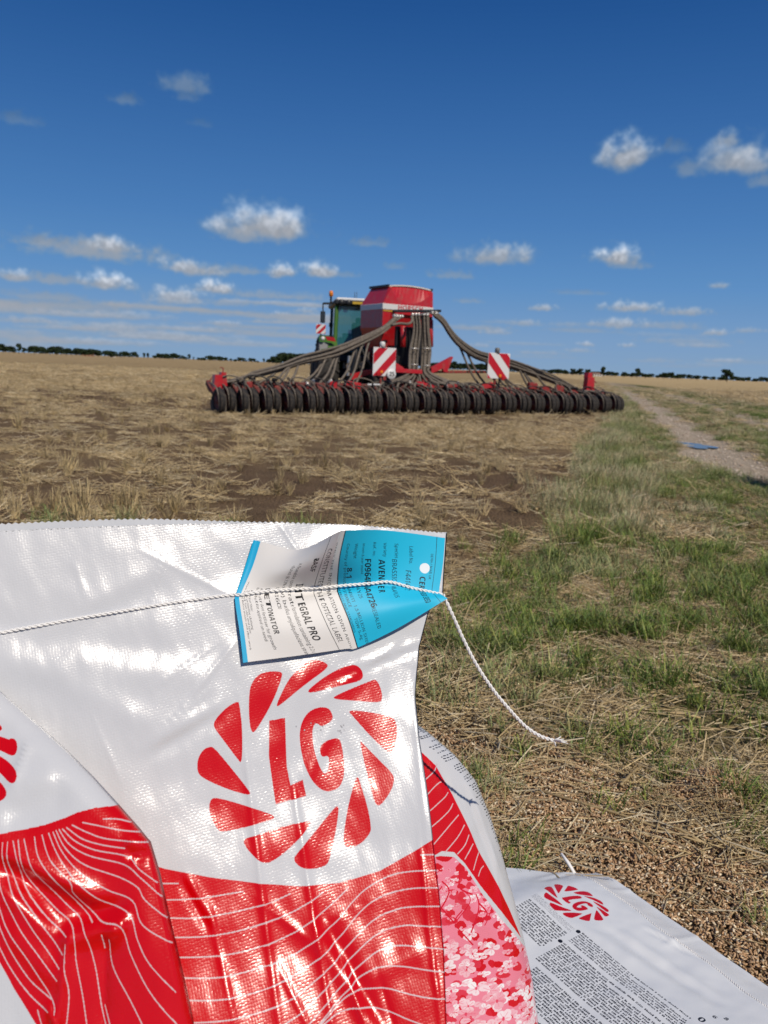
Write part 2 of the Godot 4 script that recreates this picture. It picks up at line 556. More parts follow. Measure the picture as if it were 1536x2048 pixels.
func soil_tone(x: float, d: float) -> Color:
	var w := zone(x, d)
	var n1 := noise.get_noise_2d(x * 0.35 + 9.0, d * 0.35) * 0.5 + 0.5
	var n2 := noise.get_noise_2d(x * 2.2, d * 2.2 + 30.0) * 0.5 + 0.5
	# worked headland is bare and dark; past its far edge the stubble still stands uncut by the drill
	var standing := smoothstep(-0.8, 0.8, d - lin(E_work, x) + n1 * 2.0 - 1.0)
	var strewn := near_seg(x, d, swath_a, swath_b, 1.3 + n2)
	var dug := near_seg(x, d, dug_a, dug_b, 0.7 + n2 * 0.6)
	var bare := Color(0.165, 0.112, 0.068).lerp(Color(0.26, 0.18, 0.112), n2)
	var strawy := Color(0.46, 0.34, 0.175).lerp(Color(0.58, 0.44, 0.24), n1)
	var f := bare.lerp(strawy, clampf(n1 * 0.5 + n2 * 0.35 - 0.22 + standing * 0.8 + strewn * 0.7 - dug * 0.3, 0.0, 1.0))
	var lush := smoothstep(-0.3, 0.3, x - lin(T2R, d)) if d > 12.0 else 0.0
	var gr := Color(0.22, 0.19, 0.09).lerp(Color(0.42, 0.33, 0.18), clampf(n2 * 0.9 + n1 * 0.3 - 0.2, 0.0, 1.0))
	gr = gr.lerp(Color(0.10, 0.145, 0.035), lush * 0.85)
	var tr := Color(0.58, 0.485, 0.36).lerp(Color(0.70, 0.60, 0.47), n2)
	var go := Color(0.74, 0.57, 0.31).lerp(Color(0.62, 0.47, 0.25), n1)
	return f * w.x + gr * w.y + tr * w.z + go * w.w

func make_ground() -> void:
	heap_at = gp(1445, 1600)
	var rr := []
	var r := 5000.0
	while r > 0.25:
		rr.append(r)
		r *= 0.966 if r > 60.0 else 0.978
	var aa := []
	for i in 61: aa.append(-PI + (PI - 0.75) * i / 61.0)
	for i in 280: aa.append(-0.75 + 1.5 * i / 279.0)
	for i in range(1, 62): aa.append(0.75 + (PI - 0.75) * i / 61.0)
	var nr := rr.size()
	var nc := aa.size()
	var v := PackedVector3Array()
	var c := PackedColorArray()
	var ix := PackedInt32Array()
	for i in nr:
		for j in nc:
			var x: float = rr[i] * sin(aa[j])
			var z: float = -rr[i] * cos(aa[j])
			var front: bool = absf(aa[j]) < 1.2
			v.append(Vector3(x, ground_y(x, z) if front else 0.0, z))
			c.append(soil_tone(x, maxf(-z, 0.3)) if front else Color(0.36, 0.27, 0.15))
	for i in nr - 1:
		for j in nc - 1:
			var a := i * nc + j
			ix.append_array(PackedInt32Array([a, a + 1, a + nc + 1, a, a + nc + 1, a + nc]))
	var st := SurfaceTool.new()
	var arr := []
	arr.resize(Mesh.ARRAY_MAX)
	arr[Mesh.ARRAY_VERTEX] = v
	arr[Mesh.ARRAY_COLOR] = c
	arr[Mesh.ARRAY_INDEX] = ix
	st.create_from_arrays(arr)
	st.generate_normals()
	var o := put(self, "ground", st.commit(), M.soil)
	tag(o, "stubble field with grass verge and farm track", "ground", "", "structure")
	# puddle in the near rut
	var pc := gp(1392, 888)
	var w := mat("puddle_water", srgb(0.10, 0.085, 0.065), 0.10)
	w.metallic_specular = 0.24
	var ps := begin()
	var ring := []
	for k in 28:
		var a := TAU * k / 28.0
		var q := 1.0 + 0.2 * sin(a * 3.0 + 1.0) + 0.16 * sin(a * 5.0) + 0.1 * sin(a * 9.0 + 2.0)
		ring.append(Vector3(cos(a) * 0.27 * q, 0, sin(a) * 0.6 * q).rotated(Vector3.UP, -0.1))
	for k in 28: tri(ps, Vector3.ZERO, ring[k], ring[(k + 1) % 28])
	var pd := put(self, "puddle", done(ps), w)
	pd.position = Vector3(pc.x, ground_y(pc.x, pc.z) + 0.022, pc.z)
	tag(pd, "small rain puddle mirroring the sky in the track rut", "puddle", "", "structure")

# ---------------------------------------------------------------- trees and houses on the horizon
func make_tree(called: String, label: String, w: float, h: float, sd: int, tone: Color, group: String) -> Node3D:
	var base := called
	var t := thing(called, label, "tree", Vector3.ZERO, 0.0, group)
	t.set_meta("base_name", base)
	var r := RandomNumberGenerator.new()
	r.seed = sd
	var st := begin(true)
	tube(st, [Vector3.ZERO, Vector3(0.05, h * 0.25, 0), Vector3(-0.05, h * 0.6, 0.1)], [h * 0.03, h * 0.022, h * 0.01], 6)
	for k in 4:
		var a := TAU * k / 4.0 + r.randf()
		tube(st, [Vector3(0, h * 0.25, 0), Vector3(cos(a) * w * 0.18, h * 0.42, sin(a) * w * 0.18), Vector3(cos(a) * w * 0.3, h * 0.6, sin(a) * w * 0.3)], [h * 0.014, h * 0.01, h * 0.004], 5)
	put(t, "trunk", done(st), M.tree_bark)
	var v := PackedVector3Array()
	var c := PackedColorArray()
	var nn := PackedVector3Array()
	var lobes := []
	for k in 11:
		var a := r.randf() * TAU
		var q := sqrt(r.randf()) * 0.34
		lobes.append([Vector3(cos(a) * q * w, h * r.randf_range(0.30, 0.82), sin(a) * q * w), r.randf_range(0.14, 0.24)])
	for L in lobes:
		for k in 70:
			var d := Vector3(r.randfn(), r.randfn(), r.randfn()).normalized()
			var p: Vector3 = L[0] + Vector3(d.x * w, d.y * h * 0.8, d.z * w) * L[1] * pow(r.randf(), 0.3)
			p.y = maxf(p.y, h * 0.1)
			var s := (w + h) * 0.5 * r.randf_range(0.03, 0.07)
			var e1 := Vector3(r.randfn(), r.randfn(), r.randfn()).normalized() * s
			var e2 := e1.cross(d).normalized() * s
			var cc := tone * r.randf_range(0.7, 1.35)
			for q in [[-1, -1], [1, -1], [0.2, 1.1]]:
				v.append(p + e1 * q[0] + e2 * q[1]); c.append(cc); nn.append((d + Vector3.UP * 0.3).normalized())
	var arr := []
	arr.resize(Mesh.ARRAY_MAX)
	arr[Mesh.ARRAY_VERTEX] = v
	arr[Mesh.ARRAY_COLOR] = c
	arr[Mesh.ARRAY_NORMAL] = nn
	var am := ArrayMesh.new()
	am.add_surface_from_arrays(Mesh.PRIMITIVE_TRIANGLES, arr)
	put(t, "crown", am, M.tree_leaves)
	return t

func far_at(px: float, dist: float) -> Vector3:  # a spot on the ground at that distance
	var d := ray(px, 740.0)
	d.y = 0.0
	return d.normalized() * dist

func make_far_trees() -> void:
	var r := RandomNumberGenerator.new()
	r.seed = 5
	var protos := {
		"round": make_tree("broadleaf_tree", "dark round tree in the hedge line beyond the stubble field", 7.0, 8.0, 31, Color(0.03, 0.045, 0.022), "trees of the hedge line far across the stubble field"),
		"low": make_tree("hedge_tree", "low dark bushy tree in the hedge line beyond the stubble field", 12.0, 6.0, 32, Color(0.026, 0.040, 0.02), "low trees of the hedge line far across the stubble field"),
		"tall": make_tree("upright_tree", "taller dark tree rising from the hedge line beyond the stubble field", 6.0, 10.5, 33, Color(0.028, 0.042, 0.022), "taller trees of the hedge line far across the stubble field"),
	}
	var first := {}
	var plant := func(kind: String, px: float, dist: float, scale_px: float, label := "", group := "") -> void:
		var src: Node3D = protos[kind]
		var t: Node3D = src
		if first.has(kind): t = copy(src)
		first[kind] = true
		t.position = far_at(px, dist)
		var hgt: float = {"round": 8.0, "low": 6.0, "tall": 10.5}[kind]
		var s := scale_px * dist / FPX / hgt
		t.scale = Vector3.ONE * s
		t.rotation.y = r.randf() * TAU
		if label: t.set_meta("label", label)
		if group: t.set_meta("group", group)
	# hedge line on the left, higher towards the frame edge
	var px := -90.0
	while px < 700.0:
		var big := lerpf(15.0, 8.0, clampf(px / 520.0, 0.0, 1.0)) * r.randf_range(0.6, 1.25)
		var kind: String = ["low", "round", "low", "tall", "low"][r.randi() % 5]
		if kind == "tall": big *= 1.15
		plant.call(kind, px, r.randf_range(620, 700), big)
		px += r.randf_range(7.0, 14.0)
	# spinney behind the left boom of the drill
	for k in 9: plant.call("round" if k % 2 else "low", 552.0 + k * 9.5, 410.0 + 3.0 * (k % 3), 24.0 if k > 0 and k < 8 else 17.0, "dark tree in the dense spinney behind the drill's hose boom", "trees of the spinney behind the drill")
	# right of the drill
	px = 870.0
	while px < 1600.0:
		plant.call("low", px, r.randf_range(680, 740), r.randf_range(6.5, 11.0) if px > 1000.0 else 15.0, "low hedge bush on the skyline beyond the farm track", "hedge bushes on the skyline beyond the track")
		px += r.randf_range(8.0, 19.0)
	for q in [[905, 21], [935, 17], [960, 19], [985, 17], [1117, 13], [1132, 12], [1146, 15], [1160, 16], [1176, 15], [1250, 12], [1266, 11], [1292, 10], [1330, 14], [1344, 15], [1358, 12]]:
		plant.call("round", q[0], 560.0, q[1], "dark broad tree in a loose clump on the skyline beyond the track", "clump trees on the skyline beyond the track")
	plant.call("tall", 1207, 520.0, 21.0, "tall dark tree by the vanishing end of the farm track", "")
	plant.call("tall", 1275, 530.0, 20.0, "tall dark tree between two low clumps on the skyline", "")
	plant.call("round", 1456, 480.0, 26.0, "lone round tree standing clear of others on the right skyline", "")
	# far farm buildings
	for b in [[178, 690, 9.0, 3.4, "brick_house", "low house with brown tiled roof in front of far hedge", Color(0.30, 0.17, 0.10), "house"], [226, 690, 4.0, 3.2, "white_house", "tiny white house in front of far hedge", Color(0.75, 0.73, 0.7), "house"], [1192, 690, 9.0, 3.0, "farm_shed", "pale farm shed among the skyline trees beyond the track", Color(0.55, 0.52, 0.48), "shed"]]:
		var h := thing(b[4], b[5], b[7], far_at(b[0], b[1]), 0.4)
		var wm := mat("far_wall_" + b[4], b[6].linear_to_srgb(), 0.8)
		var rm := mat("far_roof_" + b[4], srgb(0.2, 0.11, 0.08), 0.8)
		var st := begin()
		box(st, Vector3(0, b[3] * 0.3, 0), Vector3(b[2], b[3] * 0.6, 7.0))
		put(h, "wall", done(st), wm)
		st = begin()
		prism(st, PackedVector2Array([Vector2(-3.8, 0), Vector2(3.8, 0), Vector2(0, b[3] * 0.45)]), Transform3D(Basis(Vector3.UP, PI / 2), Vector3(0, b[3] * 0.602, 0)), b[2] + 0.5)
		put(h, "roof", done(st), rm)
		st = begin()
		box(st, Vector3(0, 0, 0), Vector3(0.9, 1.1, 0.08))
		var wme := done(st)
		for k in 3: put(h, "window", wme, M.dark_plastic).position = Vector3(b[2] * (-0.3 + 0.3 * k), b[3] * 0.3, 3.52)

# ---------------------------------------------------------------- straw, grass, grain: masses nobody could count
func ribbon(v: PackedVector3Array, c: PackedColorArray, pts: Array, wid: Array, side: Vector3, cols: Array) -> void:
	for i in pts.size() - 1:
		var a: Vector3 = pts[i] - side * wid[i]
		var b: Vector3 = pts[i] + side * wid[i]
		var d: Vector3 = pts[i + 1] + side * wid[i + 1]
		var e: Vector3 = pts[i + 1] - side * wid[i + 1]
		v.append_array(PackedVector3Array([a, b, d, a, d, e]))
		c.append_array(PackedColorArray([cols[0], cols[0], cols[1], cols[0], cols[1], cols[1]]))

func raw(v: PackedVector3Array, c: PackedColorArray) -> ArrayMesh:
	var arr := []
	arr.resize(Mesh.ARRAY_MAX)
	arr[Mesh.ARRAY_VERTEX] = v
	arr[Mesh.ARRAY_COLOR] = c
	var st := SurfaceTool.new()
	st.create_from_arrays(arr)
	st.generate_normals()
	return st.commit()

func stalk(v: PackedVector3Array, c: PackedColorArray, a: Vector3, b: Vector3, r: float, col: Color) -> void:
	var t := (b - a).normalized()
	var s := t.cross(Vector3.UP)
	if s.length() < 0.1: s = t.cross(Vector3.RIGHT)
	s = s.normalized()
	var o := t.cross(s)
	for k in 3:
		var p := (s * cos(TAU * k / 3.0) + o * sin(TAU * k / 3.0)) * r
		var q := (s * cos(TAU * (k + 1) / 3.0) + o * sin(TAU * (k + 1) / 3.0)) * r
		v.append_array(PackedVector3Array([a + p, b + p, b + q, a + p, b + q, a + q]))
		for _i in 6: c.append(col)

func straw_patch(sd: int, n: int, rad: float, tilt: float, lmin: float, lmax: float, thick: float) -> ArrayMesh:
	var r := RandomNumberGenerator.new()
	r.seed = sd
	var v := PackedVector3Array()
	var c := PackedColorArray()
	for k in n:
		var q := sqrt(r.randf()) * rad
		var a := r.randf() * TAU
		var p := Vector3(cos(a) * q, r.randf_range(0.002, 0.02), sin(a) * q)
		var h := r.randf() * TAU
		var e := r.randfn() * tilt
		var d := Vector3(cos(h) * cos(e), absf(sin(e)) * 0.8, sin(h) * cos(e)) * r.randf_range(lmin, lmax)
		var b := r.randf()
		var col := Color(0.76, 0.60, 0.34).lerp(Color(0.46, 0.335, 0.18), b) if b < 0.72 else Color(0.90, 0.77, 0.52)
		stalk(v, c, p, p + d, thick * r.randf_range(0.6, 1.2), col)
	return raw(v, c)

func grass_tuft(sd: int, n: int, rad: float, hmin: float, hmax: float, wid: float, lean: float) -> ArrayMesh:
	var r := RandomNumberGenerator.new()
	r.seed = sd
	var v := PackedVector3Array()
	var c := PackedColorArray()
	for k in n:
		var q := sqrt(r.randf()) * rad
		var a := r.randf() * TAU
		var p := Vector3(cos(a) * q, -0.01, sin(a) * q)
		var h := r.randf() * TAU
		var dir := Vector3(cos(h), 0, sin(h))
		var L := r.randf_range(hmin, hmax)
		var ln := L * lean * r.randf_range(0.3, 1.3)
		var w := wid * r.randf_range(0.6, 1.2)
		var g := r.randf_range(0.65, 1.3)
		var c0 := Color(0.45, 0.49, 0.44) * g
		if r.randf() < 0.24: c0 = Color(0.95, 0.77, 0.75)
		var c1 := c0
		ribbon(v, c, [p, p + Vector3.UP * L * 0.45 + dir * ln * 0.2, p + Vector3.UP * L * 0.82 + dir * ln * 0.6, p + Vector3.UP * L * (0.98 - lean * 0.25) + dir * ln], [w * 0.7, w, w * 0.75, w * 0.08], dir.cross(Vector3.UP).rotated(Vector3.UP, r.randf_range(-0.9, 0.9)), [c0, c1])
	return raw(v, c)

func scatter(called: String, label: String, category: String, mesh: Mesh, m: Material, xf: Array, cols: Array) -> void:
	var mm := MultiMesh.new()
	mm.transform_format = MultiMesh.TRANSFORM_3D
	mm.use_colors = true
	mm.mesh = mesh
	mm.instance_count = xf.size()
	for i in xf.size():
		mm.set_instance_transform(i, xf[i])
		mm.set_instance_color(i, cols[i])
	var o := MultiMeshInstance3D.new()
	o.name = numbered(called)
	o.multimesh = mm
	o.material_override = m
	add_child(o)
	tag(o, label, category, "", "stuff")

func in_frame(x: float, d: float, pad := 0.35) -> bool:
	return absf(x) < d * 0.53 + pad

func spot(x: float, z: float, s: float, r: RandomNumberGenerator, sy := 1.0, tip := 0.12) -> Transform3D:
	var b := Basis(Vector3.UP, r.randf() * TAU).rotated(Vector3.RIGHT, r.randfn() * tip)
	return Transform3D(b.scaled(Vector3(s, s * sy, s)), Vector3(x, ground_y(x, z), z))

func under_bag(x: float, d: float) -> bool:  # covered by the bag that lies flat
	if d > 2.2: return false
	var a0 := gp(1195, 1712, 0.05)
	var u := (gp(1536, 1945, 0.05) - a0).normalized()
	var p := Vector3(x, 0, -d) - a0
	var v := u.cross(Vector3.UP)
	if v.x > 0: v = -v
	return p.dot(u) > -0.07 and p.dot(u) < 0.65 and p.dot(v) > -0.06 and p.dot(v) < 0.72

func spill(x: float, d: float) -> float:  # how thickly the grain lies; it ends at a line running across the verge
	var line := 0.34 + (2.35 - d) * 0.62
	return smoothstep(0.28, -0.12, x - line - 0.12 + noise.get_noise_2d(x * 5.0, d * 5.0) * 0.22) * smoothstep(2.45, 1.95, d + noise.get_noise_2d(x * 3.0 + 5.0, d * 3.0) * 0.3)

func make_litter() -> void:
	var r := RandomNumberGenerator.new()
	r.seed = 77
	var patches := [straw_patch(1, 46, 0.16, 0.12, 0.03, 0.14, 0.0021), straw_patch(2, 40, 0.18, 0.16, 0.04, 0.18, 0.0023), straw_patch(3, 30, 0.2, 0.28, 0.04, 0.24, 0.0024)]
	var tufts := [grass_tuft(4, 34, 0.07, 0.05, 0.14, 0.0022, 0.8), grass_tuft(5, 40, 0.10, 0.08, 0.22, 0.0026, 0.9), grass_tuft(6, 80, 0.13, 0.10, 0.34, 0.0017, 0.9)]
	var sx := [[], [], []]
	var sc := [[], [], []]
	var gx := [[], [], []]
	var gc := [[], [], []]
	# near ground in bands: distance, patches per square metre, size
	for band in [[1.0, 2.2, 330.0, 0.6], [2.2, 5.0, 190.0, 0.75], [5.0, 10.0, 75.0, 0.9], [10.0, 18.0, 44.0, 1.0], [18.0, 34.0, 15.0, 1.35], [34.0, 80.0, 3.0, 2.2]]:
		var d0: float = band[0]
		var d1: float = band[1]
		var area: float = ((d0 + d1) * 0.55 + 2.0) * (d1 - d0)
		for k in int(area * band[2]):
			var d := sqrt(lerpf(d0 * d0, d1 * d1, r.randf()))
			var x := r.randf_range(-1.0, 1.0) * (d * 0.55 + 1.0)
			if d < 1.5 and x < 0.3 and x > -0.6: continue  # the bags stand there
			if under_bag(x, d): continue
			var w := zone(x, d)
			var n1 := noise.get_noise_2d(x * 0.8 + 100.0, d * 0.8)
			var n2 := noise.get_noise_2d(x * 2.6 + 40.0, d * 2.6)
			var s: float = band[3] * r.randf_range(0.7, 1.3)
			# straw: thick on the headland swath right of the drill, thinner and patchy elsewhere
			var ps: float = w.x * clampf(-0.2 + (0.66 if d < 4.8 else 0.0) + n1 * 0.8 + n2 * 2.0 + near_seg(x, d, swath_a, swath_b, 1.8) * 1.1 - near_seg(x, d, dug_a, dug_b, 0.9) * 0.4 + smoothstep(-1.0, 1.0, d - lin(E_work, x)) * 0.4, 0.05, 1.0) + w.y * clampf(0.6 - n2 * 1.2, 0.15, 1.0) * (1.0 if d < 6.0 else 0.45) + w.w * 0.9
			if d < 2.6: ps = maxf(ps, w.y * 0.4) * (1.0 - 0.35 * spill(x, d))
			if r.randf() < ps:
				var k2 := r.randi() % 3
				sx[k2].append(spot(x, -d, s, r, 1.0 if d < 5.0 else r.randf_range(0.6, 1.7), 0.1))
				var q := r.randf_range(0.62, 1.0)
				sc[k2].append(Color(q, q * 0.985, q * 0.95))
			# grass
			var pg: float = w.y * clampf(0.66 + n2 * 1.7 - (0.22 if d < 3.0 else 0.0), 0.0, 1.0)
			if d < 5.2 and w.x > 0.3: pg += clampf(n2 * 2.4 - 0.42, 0.0, 0.85)
			if d > 40.0: pg *= 0.6
			if r.randf() < pg:
				var dry := clampf((0.52 if d < 5.5 else 0.46) + n1 * 1.4 + r.randfn() * 0.16, 0.0, 1.0)
				var left := smoothstep(1.5, 0.0, x - lin(E_field, d)) * smoothstep(4.0, 6.0, d)
				dry = clampf(dry + left * 0.5 - (0.4 if d < 5.5 else 0.0) - (0.8 if x > lin(T2R, d) and d > 12.0 else 0.0), 0.0, 1.0)
				var kk := 0 if d < 2.6 else (1 if d < 7.0 or r.randf() < 0.5 else 2)
				if left > 0.4 and r.randf() < 0.45: kk = 2
				var col := Color(0.33, 0.46, 0.10).lerp(Color(0.98, 0.90, 0.58), dry * dry)
				gx[kk].append(spot(x, -d, s * (1.0 if kk == 0 else 0.8), r, 1.0 if d < 5.0 else (0.95 if left > 0.4 else 0.6) / s, 0.1))
				gc[kk].append(col * r.randf_range(0.72, 1.0))
	for k in 3: scatter("straw_litter", ["loose pale straw lying over the field and the verge", "short chopped straw strewn on the stubble field", "tangled longer straw strewn on the stubble field"][k], "straw", patches[k], M.straw, sx[k], sc[k])
	for k in 3: scatter("verge_grass", ["short green grass around the spilled seed", "medium tufts of green and drying grass on the verge", "tall dry grass along the edge of the field"][k], "grass", tufts[k], M.blade, gx[k], gc[k])
	# standing stubble on the left
	var stub := []
	for k in 3:
		var v := PackedVector3Array()
		var c := PackedColorArray()
		for i in [14, 22, 30][k]:
			var a := r.randf() * TAU
			var q := r.randf() * 0.035
			var p := Vector3(cos(a) * q, -0.01, sin(a) * q)
			var top := p + Vector3(r.randfn() * 0.035, r.randf_range(0.07, 0.17), r.randfn() * 0.035)
			stalk(v, c, p, top, 0.0026, Color(0.70, 0.54, 0.29) * r.randf_range(0.5, 1.0))
		stub.append(raw(v, c))
	var ux := [[], [], []]
	var uc := [[], [], []]
	for k in 2600:
		var d := sqrt(lerpf(25.0, 1600.0, pow(r.randf(), 1.6)))
		var x := r.randf_range(-1.0, 0.35) * (d * 0.55 + 0.3)
		if zone(x, d).x < 0.6: continue
		if noise.get_noise_2d(x * 1.2 + 7.0, d * 0.5) < -0.02: continue
		var kk := r.randi() % 3
		var s := r.randf_range(0.5, 1.1)
		ux[kk].append(spot(x, -d, s, r, 1.0, 0.35))
		var q := r.randf_range(0.7, 1.05)
		uc[kk].append(Color(q, q, q))
	for p in [[165, 1010, 1.7], [240, 985, 1.2], [150, 1040, 1.4], [110, 1000, 1.1], [260, 1000, 1.3], [30, 1010, 1.1], [135, 920, 1.3], [40, 830, 1.4], [210, 850, 1.0], [350, 1000, 1.0], [285, 895, 1.0]]:
		var g := gp(p[0], p[1] + 30)
		ux[2].append(spot(g.x, g.z, p[2], r, 1.15, 0.3))
		uc[2].append(Color(1.0, 1.0, 0.97))
	for k in 3: scatter("stubble", ["cut cereal stubble standing in the field", "denser bunches of standing cereal stubble", "thick pale bunches of standing stubble in the foreground field"][k], "stubble", stub[k], M.straw, ux[k], uc[k])
	# spilled grain
	var gs := begin(true)
	lathe(gs, [Vector2(0, -0.5), Vector2(0.15, -0.36), Vector2(0.205, 0.0), Vector2(0.14, 0.36), Vector2(0, 0.5)], 6)
	var gm := done(gs)
	var vx := []
	var vc := []
	for k in 62000:
		var d := sqrt(lerpf(1.0, 6.2, r.randf()))
		var x := r.randf_range(-0.05, 0.60) * (d + 0.35)
		var hd := Vector2(x - heap_at.x, -d - heap_at.z).length()
		var den := spill(x, d)
		den = maxf(den, smoothstep(0.15, 0.07, hd) * 1.0)
		if r.randf() > den: continue
		var g := r.randf_range(0.009, 0.0125)
		var b := Basis.from_euler(Vector3(PI / 2 + r.randfn() * 0.45, r.randf() * TAU, 0.0)).scaled(Vector3(g, g, g))
		vx.append(Transform3D(b, Vector3(x, ground_y(x, -d) + r.randf_range(0.001, 0.014), -d)))
		var t := r.randf()
		vc.append((Color(0.50, 0.29, 0.14).lerp(Color(0.70, 0.49, 0.28), t) if t < 0.8 else Color(0.88, 0.74, 0.52)) * r.randf_range(0.55, 1.08))
	# grain heaped on the clod in the grass
	for k in 1500:
		var a := r.randf() * TAU
		var q := sqrt(r.randf()) * 0.12
		var x := heap_at.x + cos(a) * q * 1.25
		var z := heap_at.z + sin(a) * q * 0.8
		var g := r.randf_range(0.009, 0.012)
		vx.append(Transform3D(Basis.from_euler(Vector3(PI / 2 + r.randfn() * 0.6, r.randf() * TAU, 0.0)).scaled(Vector3(g, g, g)), Vector3(x, ground_y(x, z) + 0.004 + r.randf() * 0.012, z)))
		vc.append(Color(0.52, 0.31, 0.15).lerp(Color(0.74, 0.53, 0.31), r.randf()) * r.randf_range(0.6, 1.1))
	scatter("spilled_grain", "brown cereal grain spilled over the ground beside the bags", "grain", gm, M.grain, vx, vc)
	# stones on the track
	var bs := begin(true)
	lathe(bs, [Vector2(0, -0.35), Vector2(0.42, -0.2), Vector2(0.5, 0.05), Vector2(0.3, 0.3), Vector2(0, 0.36)], 5)
	var bm := done(bs)
	var bx := []
	var bc := []
	for k in 16000:
		var d := sqrt(lerpf(49.0, 2500.0, pow(r.randf(), 1.7)))
		var x := r.randf_range(0.25, 0.62) * d
		if r.randf() > zone(x, d).z: continue
		var g := r.randf_range(0.012, 0.05) * (1.0 + d * 0.012)
		bx.append(Transform3D(Basis.from_euler(Vector3(r.randfn() * 0.3, r.randf() * TAU, 0)).scaled(Vector3(g, g * 0.6, g)), Vector3(x, ground_y(x, -d) + g * 0.05, -d)))
		var t := r.randf()
		bc.append(Color(0.40, 0.31, 0.235).lerp(Color(0.72, 0.63, 0.52), t * t))
	scatter("track_stones", "stones and gravel embedded in the farm track", "gravel", bm, M.pebble, bx, bc)
	# longer single stems lying by the bags
	for q in [[1075, 1590, 1410, 1702, 0.0035, 0.62], [1035, 1672, 1290, 1702, 0.003, 0.40], [1240, 1585, 1285, 1540, 0.005, 0.55], [1265, 1690, 1310, 1725, 0.003, 0.5], [1310, 1655, 1410, 1702, 0.004, 0.75], [1100, 1530, 1180, 1518, 0.004, 0.5], [1000, 1376, 1080, 1350, 0.004, 0.8], [1330, 1435, 1400, 1445, 0.005, 0.85], [1110, 1340, 1190, 1350, 0.004, 0.75], [1230, 1232, 1280, 1229, 0.006, 0.6], [1135, 1215, 1205, 1213, 0.005, 0.6], [1300, 1390, 1420, 1376, 0.005, 0.7], [1500, 1050, 1560, 1062, 0.006, 0.7], [1058, 1015, 1074, 1024, 0.014, 0.8]]:
		var a := gp(q[0], q[1])
		var b := gp(q[2], q[3])
		a.y = ground_y(a.x, a.z) + 0.018
		b.y = ground_y(b.x, b.z) + 0.022
		var mid := (a + b) * 0.5 + Vector3(0, 0.006, 0)
		var st := begin(true)
		tube(st, [a - a, (mid - a) * 0.5, mid - a, (mid - a).lerp(b - a, 0.5), b - a], [q[4], q[4] * 0.95, q[4] * 0.9, q[4] * 0.9, q[4] * 0.7], 6)
		var sm := mat("stem_%d" % int(q[0]), srgb(0.62 * q[5], 0.46 * q[5], 0.23 * q[5]), 0.5)
		var o := put(self, "straw_stem", done(st), sm)
		o.position = a
		tag(o, "single long pale straw stem lying on the ground near the bags", "straw", "long straw stems lying near the bags")

# ---------------------------------------------------------------- the seed drill
var dA: Vector3
var dX: Vector3
var dZ: Vector3
var dLen: float
var drill: Node3D

func dl(px: float, py: float, q: float) -> Vector3:  # where that line of sight meets the upright plane q metres ahead of the rear wheels, in the drill's own axes
	var r := ray(px, py)
	var f := -dZ
	var t := (dA + f * q - EYE).dot(f) / r.dot(f)
	var p := EYE + r * t - dA
	return Vector3(p.dot(dX), p.y, p.dot(dZ))

func text_tris(s: String, size: float, bold := true) -> PackedVector3Array:
	var tm := TextMesh.new()
	var f := SystemFont.new()
	f.font_names = PackedStringArray(["Droid Sans"])
	f.font_weight = 700 if bold else 400
	tm.font = f
	tm.text = s
	tm.font_size = 64
	tm.pixel_size = size / 64.0
	tm.depth = 0.0
	tm.curve_step = 4.0
	var arr := tm.get_mesh_arrays()
	var v: PackedVector3Array = arr[Mesh.ARRAY_VERTEX]
	var ix = arr[Mesh.ARRAY_INDEX]
	if ix == null or ix.size() == 0: return v
	var out := PackedVector3Array()
	for i in ix: out.append(v[i])
	return out

func lettering(parent: Node, called: String, s: String, size: float, xf: Transform3D, m: Material) -> void:
	var st := begin()
	var v := text_tris(s, size)
	for p in v: st.add_vertex(xf * p)
	put(parent, called, done(st), m)

func hazard_board(parent: Node, c: Vector3, w: float, h: float, mirror: float, xb := Basis.IDENTITY) -> void:
	var st := begin()
	box(st, c, Vector3(w, h, 0.02), xb, 0.004)
	var b := put(parent, "warning_board", done(st), M.white_paint)
	var rect := PackedVector2Array([Vector2(-w, -h) * 0.488, Vector2(w, -h) * 0.488, Vector2(w, h) * 0.488, Vector2(-w, h) * 0.488])
	var pitch := w * 0.78
	for k in range(-3, 4):
		var x0 := pitch * k - h * 0.5
		var sw := pitch * 0.5
		var band := PackedVector2Array([Vector2(x0, -h), Vector2(x0 + sw, -h), Vector2(x0 + sw + h * 2.0, h), Vector2(x0 + h * 2.0, h)])
		for i in band.size(): band[i].x = (band[i].x - h * 0.5) * mirror
		for q in Geometry2D.intersect_polygons(rect, band):
			var s2 := begin()
			prism(s2, q, Transform3D(xb, c + xb.z * 0.0125), 0.004)
			put(b, "red_stripe", done(s2), M.red_board)

